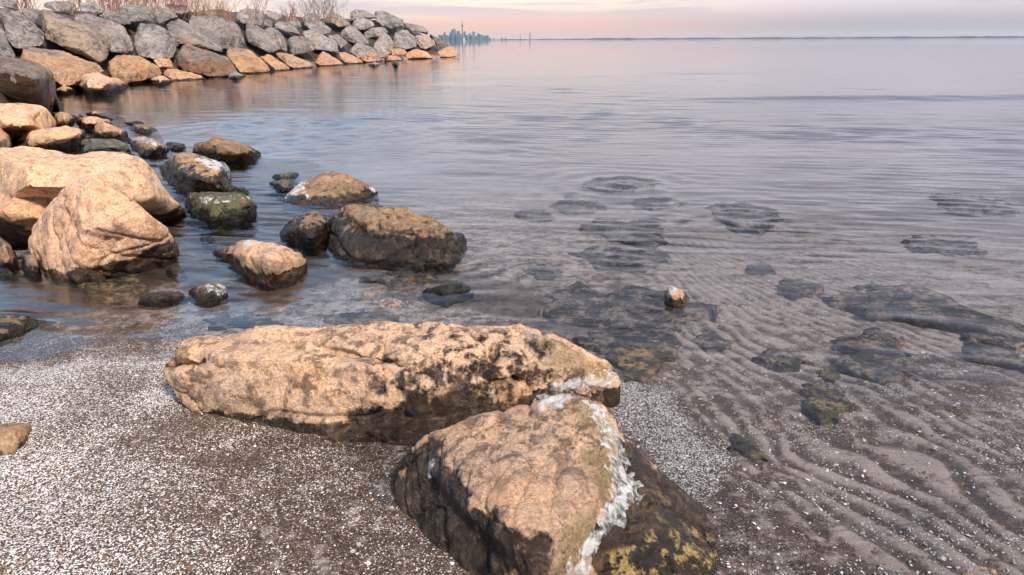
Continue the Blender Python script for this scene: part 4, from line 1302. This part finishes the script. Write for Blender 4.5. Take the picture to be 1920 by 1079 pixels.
shrub('bare_shrub', 617, 24, 40, 1.2, 0.6, 46, MAT['grey_twig'], 'bare brown bush on the crest above the tan-faced stone', branch=5)
shrub('bare_shrub', 545, 28, 37, 0.5, 0.9, 40, MAT['red_twig'], 'low brown twigs trailing over the crest left of the bare bush', branch=4)
shrub('bare_shrub', 40, 12, 20, 0.7, 0.6, 40, MAT['red_twig'], 'brown twigs sprouting behind the pitted stone top left', branch=4)

# ------------------------------------------------------------------ skyline across the lake
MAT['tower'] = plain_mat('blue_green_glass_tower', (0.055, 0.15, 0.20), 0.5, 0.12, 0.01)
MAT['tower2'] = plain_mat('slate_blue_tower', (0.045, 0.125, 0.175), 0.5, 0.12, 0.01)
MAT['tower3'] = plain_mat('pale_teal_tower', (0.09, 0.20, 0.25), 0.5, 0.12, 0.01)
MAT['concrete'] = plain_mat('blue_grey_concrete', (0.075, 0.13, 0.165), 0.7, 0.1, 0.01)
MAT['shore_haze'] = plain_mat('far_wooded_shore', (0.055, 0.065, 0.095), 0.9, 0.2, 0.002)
G_SKY = 'towers of the far skyline'


def box(V, Fc, x0, x1, y0, y1, z0, z1, top=1.0):
    b = len(V)
    cx, cy = (x0 + x1) / 2, (y0 + y1) / 2
    for z, k in ((z0, 1), (z1, top)):
        for x, y in ((x0, y0), (x1, y0), (x1, y1), (x0, y1)):
            V.append((cx + (x - cx) * k, cy + (y - cy) * k, z))
    for f in ((0, 1, 5, 4), (1, 2, 6, 5), (2, 3, 7, 6), (3, 0, 4, 7), (4, 5, 6, 7), (3, 2, 1, 0)):
        Fc.append(tuple(b + i for i in f))


def zx(v):
    return 800 + v * 260 / 1920


def zy(v):
    return 20 + v * 80 / 591


def horizon_y(px_):
    d0 = ray(px_, 60)
    d1 = ray(px_, 90)
    return 60 + 30 * d0[2] / (d0[2] - d1[2])


SKYL = [
 (165, 190, 345, 'low teal block at the far left end of the skyline'),
 (190, 216, 352, 'lowest teal block near the left end of the skyline'),
 (215, 240, 345, 'low teal slab left of the first slim tower of the skyline'),
 (240, 262, 308, 'first slim tower from the left in the skyline'),
 (262, 291, 350, 'low wide block right of the first slim skyline tower'),
 (290, 322, 355, 'low wide block left of the tall stepped skyline towers'),
 (320, 346, 312, 'medium tower leaning up to the left of the widest tall tower'),
 (346, 368, 278, 'narrow tall tower making the left step of the widest tall tower'),
 (368, 403, 270, 'tallest wide high-rise left of the needle tower'),
 (402, 421, 338, 'short block in the gap between the two wide high-rises'),
 (420, 459, 296, 'second wide high-rise, nearer the needle tower'),
 (458, 489, 332, 'low block touching the left foot of the needle tower'),
 (514, 538, 298, 'pointed tower just right of the needle tower'),
 (538, 561, 342, 'low block right of the pointed tower'),
 (560, 590, 346, 'low wide block between the pointed and the small slim tower'),
 (588, 610, 318, 'small slim tower midway between the needle and the spired tower'),
 (608, 636, 350, 'low block left of the spired tower'),
 (634, 669, 300, 'spired high-rise, tallest right of the needle tower'),
 (668, 706, 356, 'low wide block right of the spired high-rise'),
 (704, 738, 330, 'flat-topped dark high-rise toward the right end of the skyline'),
 (736, 772, 344, 'mid-height block right of the flat-topped dark high-rise'),
 (770, 802, 356, 'low block second from the right end of the skyline'),
 (800, 856, 352, 'widest low block closing the right end of the skyline'),
]
for i, (a, b, tp, lab) in enumerate(SKYL):
    D = 20000 + (i * 389) % 900
    x0, x1 = zx(a - 2), zx(b + 2)
    c = (x0 + x1) / 2
    hz = horizon_y(c)
    d = ray(c, hz)
    P = C0 + d / np.linalg.norm(d) * D
    u = D / F
    wdt = (x1 - x0) * u
    hgt = max(20, (hz - zy(tp)) * u)
    mt = MAT[('tower', 'tower2', 'tower3')[i % 3]]
    root = bpy.data.objects.new('high_rise', None)
    COL.objects.link(root)
    root.location = (P[0], P[1], 0)
    tag(root, lab, 'building', G_SKY)
    V, Fc = [], []
    box(V, Fc, P[0] - wdt / 2, P[0] + wdt / 2, P[1], P[1] + wdt, -2, hgt * 0.9)
    mesh_obj('tower_body', V, Fc, mt, root, np.array([P[0], P[1], 0]), False)
    V, Fc = [], []
    k = 0.36 if tp < 320 else 0.45
    box(V, Fc, P[0] - wdt * k, P[0] + wdt * k * (0.6 if i % 2 else 1), P[1] + wdt * .2, P[1] + wdt * .8, hgt * 0.9, hgt, 0.4 if 'spired' in lab or 'pointed' in lab else 0.9)
    mesh_obj('roof_block', V, Fc, MAT['tower2'], root, np.array([P[0], P[1], 0]), False)

# the needle tower
c = zx(498)
hz = horizon_y(c)
d = ray(c, hz)
P = C0 + d / np.linalg.norm(d) * 20000
u = 20000 / F
H = (hz - zy(165)) * u
root = bpy.data.objects.new('observation_tower', None)
COL.objects.link(root)
root.location = (P[0], P[1], 0)
tag(root, 'needle-thin observation tower with a round pod rising over the far skyline', 'tower')


def lathe(prof, k=16):
    V, Fc = [], []
    for r, z in prof:
        for j in range(k):
            V.append((P[0] + r * math.cos(j / k * 6.283), P[1] + r * math.sin(j / k * 6.283), z))
    for i in range(len(prof) - 1):
        for j in range(k):
            j2 = (j + 1) % k
            Fc.append((i * k + j, i * k + j2, i * k + k + j2, i * k + k + j))
    return V, Fc


og = np.array([P[0], P[1], 0])
zp = (hz - zy(236)) * u
for nm, prof in (('shaft', [(26, -2), (18, zp * .4), (13, zp), (0.1, zp)]),
                 ('pod', [(9, zp - 20), (26, zp - 4), (30, zp + 8), (22, zp + 22), (9, zp + 28), (.1, zp + 28)]),
                 ('antenna', [(9, zp + 28), (7, zp + 80), (7, zp + 82), (4, H - 40), (3, H), (.1, H)])):
    V, Fc = lathe(prof)
    mesh_obj(nm, V, Fc, MAT['concrete'], root, og, True)

# far shore strip and the stacks on it
V, Fc = [], []
xs = np.linspace(854, 2300, 240)
for i, x in enumerate(xs):
    hz = horizon_y(x)
    d = ray(x, hz)
    D = 19000.0
    Q = C0 + d / np.linalg.norm(d) * D
    hh = (1.0 + 1.3 * sstep(900, 1150, np.array(x)) + 0.5 * fbm(np.array(x * .05), np.array(0.), np.array(0.), 3)) * D / F
    V += [(Q[0], Q[1], -3), (Q[0], Q[1] + 100, float(hh)), (Q[0] * 1.1, Q[1] * 1.1, float(hh)), (Q[0] * 1.1, Q[1] * 1.1, -3)]
for i in range(len(xs) - 1):
    for k in range(3):
        Fc.append((i * 4 + k, i * 4 + 4 + k, i * 4 + 5 + k, i * 4 + 1 + k))
o = mesh_obj('far_shore', V, Fc, MAT['shore_haze'])
o['kind'] = 'structure'


def stack(zc, wz_, ztop, label):
    global P
    c = zx(zc)
    hz = horizon_y(c)
    d = ray(c, hz)
    P = C0 + d / np.linalg.norm(d) * 18000
    u = 18000 / F
    H = (hz - zy(ztop)) * u
    r = wz_ * 0.135 * u / 2
    root = bpy.data.objects.new('smokestack', None)
    COL.objects.link(root)
    root.location = (P[0], P[1], 0)
    tag(root, label, 'smokestack')
    og = np.array([P[0], P[1], 0])
    V, Fc = lathe([(r, -2), (r * .75, H), (r * .6, H), (r * .6, H - 5), (.1, H - 5)])
    mesh_obj('shaft', V, Fc, MAT['concrete'], root, og)
    V, Fc = lathe([(r * .85, H - 12), (r * .95, H - 11), (r * .95, H - 6), (r * .8, H - 5)])
    mesh_obj('top_band', V, Fc, MAT['shore_haze'], root, og)


stack(1430, 15, 322, 'tallest dark smokestack on the far shore right of the skyline')
stack(1296, 8, 338, 'thin pale smokestack left of the tallest one on the far shore')
stack(1100, 6, 360, 'shortest thin stack nearest the skyline on the far shore')


def lowbuilding(zc, wz_, zt, label):
    c = zx(zc)
    hz = horizon_y(c)
    d = ray(c, hz)
    Q = C0 + d / np.linalg.norm(d) * 17500
    u = 17500 / F
    w = wz_ * 0.135 * u
    h = (hz - zy(zt)) * u
    root = bpy.data.objects.new('far_building', None)
    COL.objects.link(root)
    root.location = (Q[0], Q[1], 0)
    tag(root, label, 'building', 'low buildings on the far shore')
    V, Fc = [], []
    box(V, Fc, Q[0] - w / 2, Q[0] + w / 2, Q[1], Q[1] + w, -2, h * .7)
    mesh_obj('wall', V, Fc, MAT['concrete'], root, np.array([Q[0], Q[1], 0]), False)
    V, Fc = [], []
    box(V, Fc, Q[0] - w * .35, Q[0] + w * .3, Q[1] + w * .1, Q[1] + w * .9, h * .7, h, .8)
    mesh_obj('roof', V, Fc, MAT['shore_haze'], root, np.array([Q[0], Q[1], 0]), False)


lowbuilding(880, 32, 382, 'wider of the two low dark buildings just right of the skyline')
lowbuilding(930, 14, 384, 'narrow low dark building just right of the skyline end')
lowbuilding(1043, 22, 378, 'low dark block midway between skyline and smokestacks')
lowbuilding(1090, 24, 386, 'low grey building at the foot of the shortest stack')

# a white sailing boat in front of the skyline
c = zx(525)
q = C0 + ray(c, zy(426)) * ((0 - CAM_H) / ray(c, zy(426))[2])
DB = 1100.0
hz = horizon_y(c)
d = ray(c, hz)
q = C0 + d / np.linalg.norm(d) * DB
q[2] = 0
root = bpy.data.objects.new('sailing_boat', None)
COL.objects.link(root)
root.location = q
tag(root, 'small white sailing boat on the water in front of the skyline', 'boat')
MAT['white_paint'] = plain_mat('white_hull_paint', (0.8, 0.8, 0.8), 0.4, 0.05, 1)
MAT['sail'] = plain_mat('white_sailcloth', (0.8, 0.79, 0.78), 0.8, 0.06, 1)
V, Fc = [], []
for k, (yy, w) in enumerate([(-3, 0.7), (-1.5, 1.0), (0, 1.1), (1.8, .8), (3.4, 0.05)]):
    V += [(q[0] + yy * .5, q[1] + yy * .85 - w, .9), (q[0] + yy * .5, q[1] + yy * .85, -.3), (q[0] + yy * .5, q[1] + yy * .85 + w, .9)]
for k in range(4):
    b = k * 3
    Fc += [(b, b + 1, b + 4, b + 3), (b + 1, b + 2, b + 5, b + 4), (b, b + 3, b + 5, b + 2)]
mesh_obj('hull', V, Fc, MAT['white_paint'], root, q, False)
V, Fc = [], []
tube(V, Fc, [(q[0], q[1], .6), (q[0], q[1], 4), (q[0], q[1], 7.4)], .08, .05)
mesh_obj('mast', V, Fc, MAT['concrete'], root, q, False)
V = [(q[0] + .1, q[1], 1.4), (q[0] + .1, q[1], 7.2), (q[0] - 2.1, q[1] - .8, 1.5), (q[0] - .7, q[1] - .1, 4.0)]
mesh_obj('sail', V, [(0, 1, 3), (0, 3, 2)], MAT['sail'], root, q, False)

# ------------------------------------------------------------------ sky and light
SUN_EL, SUN_AZ = 46.0, 142.0     # azimuth measured clockwise from the view direction
w = bpy.data.worlds.new('World')
S.world = w
w.use_nodes = True
nt = NT(w.node_tree)
nt.n.clear()
wo = nt.node('ShaderNodeOutputWorld')
sky = nt.node('ShaderNodeTexSky', sky_type='NISHITA')
sky.sun_disc = False
sky.sun_elevation = R(SUN_EL)
sky.sun_rotation = R(SUN_AZ)
sky.air_density = 1.5
sky.dust_density = 2.0
dirv = nt.node('ShaderNodeTexCoord').outputs['Generated']
x, y, z = nt.sep(dirv)
zc_ = nt.math('MAXIMUM', z, 0.0)
az = nt.math('DIVIDE', x, nt.math('MAXIMUM', nt.math('ABSOLUTE', y), 0.15))
left = nt.ramp(zc_, [(0.0, (0.66, 0.39, 0.32)), (0.020, (0.76, 0.45, 0.36)), (0.038, (0.86, 0.66, 0.56)), (0.06, (0.82, 0.77, 0.70)), (0.11, (0.76, 0.74, 0.77))])
right = nt.ramp(zc_, [(0.0, (0.27, 0.26, 0.315)), (0.02, (0.36, 0.325, 0.39)), (0.05, (0.70, 0.61, 0.68)), (0.11, (0.66, 0.66, 0.74))])
low = nt.mix(nt.maprange(az, 0.02, 0.5, 0, 1, True), left, right)
hleft = nt.ramp(zc_, [(0.12, (0.60, 0.70, 0.85)), (0.20, (0.46, 0.74, 1.05)), (0.42, (0.36, 0.72, 1.15)), (0.8, (0.36, 0.42, 0.54))])
hright = nt.ramp(zc_, [(0.12, (0.60, 0.58, 0.68)), (0.20, (0.40, 0.41, 0.53)), (0.42, (0.29, 0.32, 0.45)), (0.8, (0.32, 0.35, 0.42))])
high = nt.mix(nt.maprange(az, -0.42, 0.05, 0, 1, True), hleft, hright)
grad = nt.mix(nt.maprange(z, 0.06, 0.17, 0, 1, True), low, high)
cmb = nt.node('ShaderNodeCombineXYZ')
nt.put(cmb.inputs[0], nt.math('MULTIPLY', az, 3.2))
nt.put(cmb.inputs[1], nt.math('MULTIPLY', z, 46))
nt.put(cmb.inputs[2], y)
cl = nt.noise(cmb.outputs[0], 1.0, 6, 0.55, 0.5)
cloud = nt.maprange(cl, 0.46, 0.62, 0, 1, True)
cloud = nt.math('MULTIPLY', cloud, nt.maprange(z, 0.010, 0.045, 0.05, 0.66, True))
grad = nt.mix(cloud, grad, (0.43, 0.40, 0.48))
cl2 = nt.noise(nt.vmath('MULTIPLY', dirv, (2.2, 2.2, 4.5)), 1.0, 6, 0.55, 0.4)
hi = nt.math('MULTIPLY', nt.maprange(cl2, 0.45, 0.65, 0, 0.4, True), nt.math('MULTIPLY', nt.maprange(z, 0.08, 0.3), nt.maprange(az, -0.25, 0.25, 0.25, 1.0)))
grad = nt.mix(hi, grad, (0.92, 0.90, 0.90))
bg1 = nt.node('ShaderNodeBackground')
nt.l.new(sky.outputs[0], bg1.inputs[0])
bg1.inputs[1].default_value = 0.10
bg2 = nt.node('ShaderNodeBackground')
nt.put(bg2.inputs[0], grad)
bg2.inputs[1].default_value = 1.0
mx = nt.node('ShaderNodeMixShader')
mx.inputs[0].default_value = 0.88
nt.l.new(bg1.outputs[0], mx.inputs[1])
nt.l.new(bg2.outputs[0], mx.inputs[2])
nt.l.new(mx.outputs[0], wo.inputs['Surface'])

sd = bpy.data.lights.new('sun', 'SUN')
sd.energy = 4.1
sd.angle = R(10)
sd.color = (1.0, 0.88, 0.74)
so = bpy.data.objects.new('sun', sd)
COL.objects.link(so)
v = Vector((math.sin(R(SUN_AZ)) * math.cos(R(SUN_EL)), math.cos(R(SUN_AZ)) * math.cos(R(SUN_EL)), math.sin(R(SUN_EL))))
so.rotation_euler = v.to_track_quat('Z', 'Y').to_euler()
so.location = v * 60

m, nt, out = new_mat('haze_air')
pv = nt.node('ShaderNodeVolumePrincipled')
pv.inputs['Color'].default_value = (0.85, 0.9, 0.95, 1)
pv.inputs['Density'].default_value = 1.0e-5
nt.l.new(pv.outputs[0], out.inputs['Volume'])
V, Fc = [], []
box(V, Fc, -95000, 95000, -95000, 95000, -5, 700)
hz_ = mesh_obj('haze', V, Fc, m, smooth=False)
hz_['kind'] = 'stuff'
S.view_settings.view_transform = 'Standard'
S.view_settings.look = 'None'
S.view_settings.exposure = 0.55
S.view_settings.gamma = 1.0
S.render.engine = 'CYCLES'
S.cycles.use_denoising = True
S.cycles.max_bounces = 6
S.cycles.transparent_max_bounces = 8
S.cycles.caustics_reflective = False
S.cycles.caustics_refractive = False
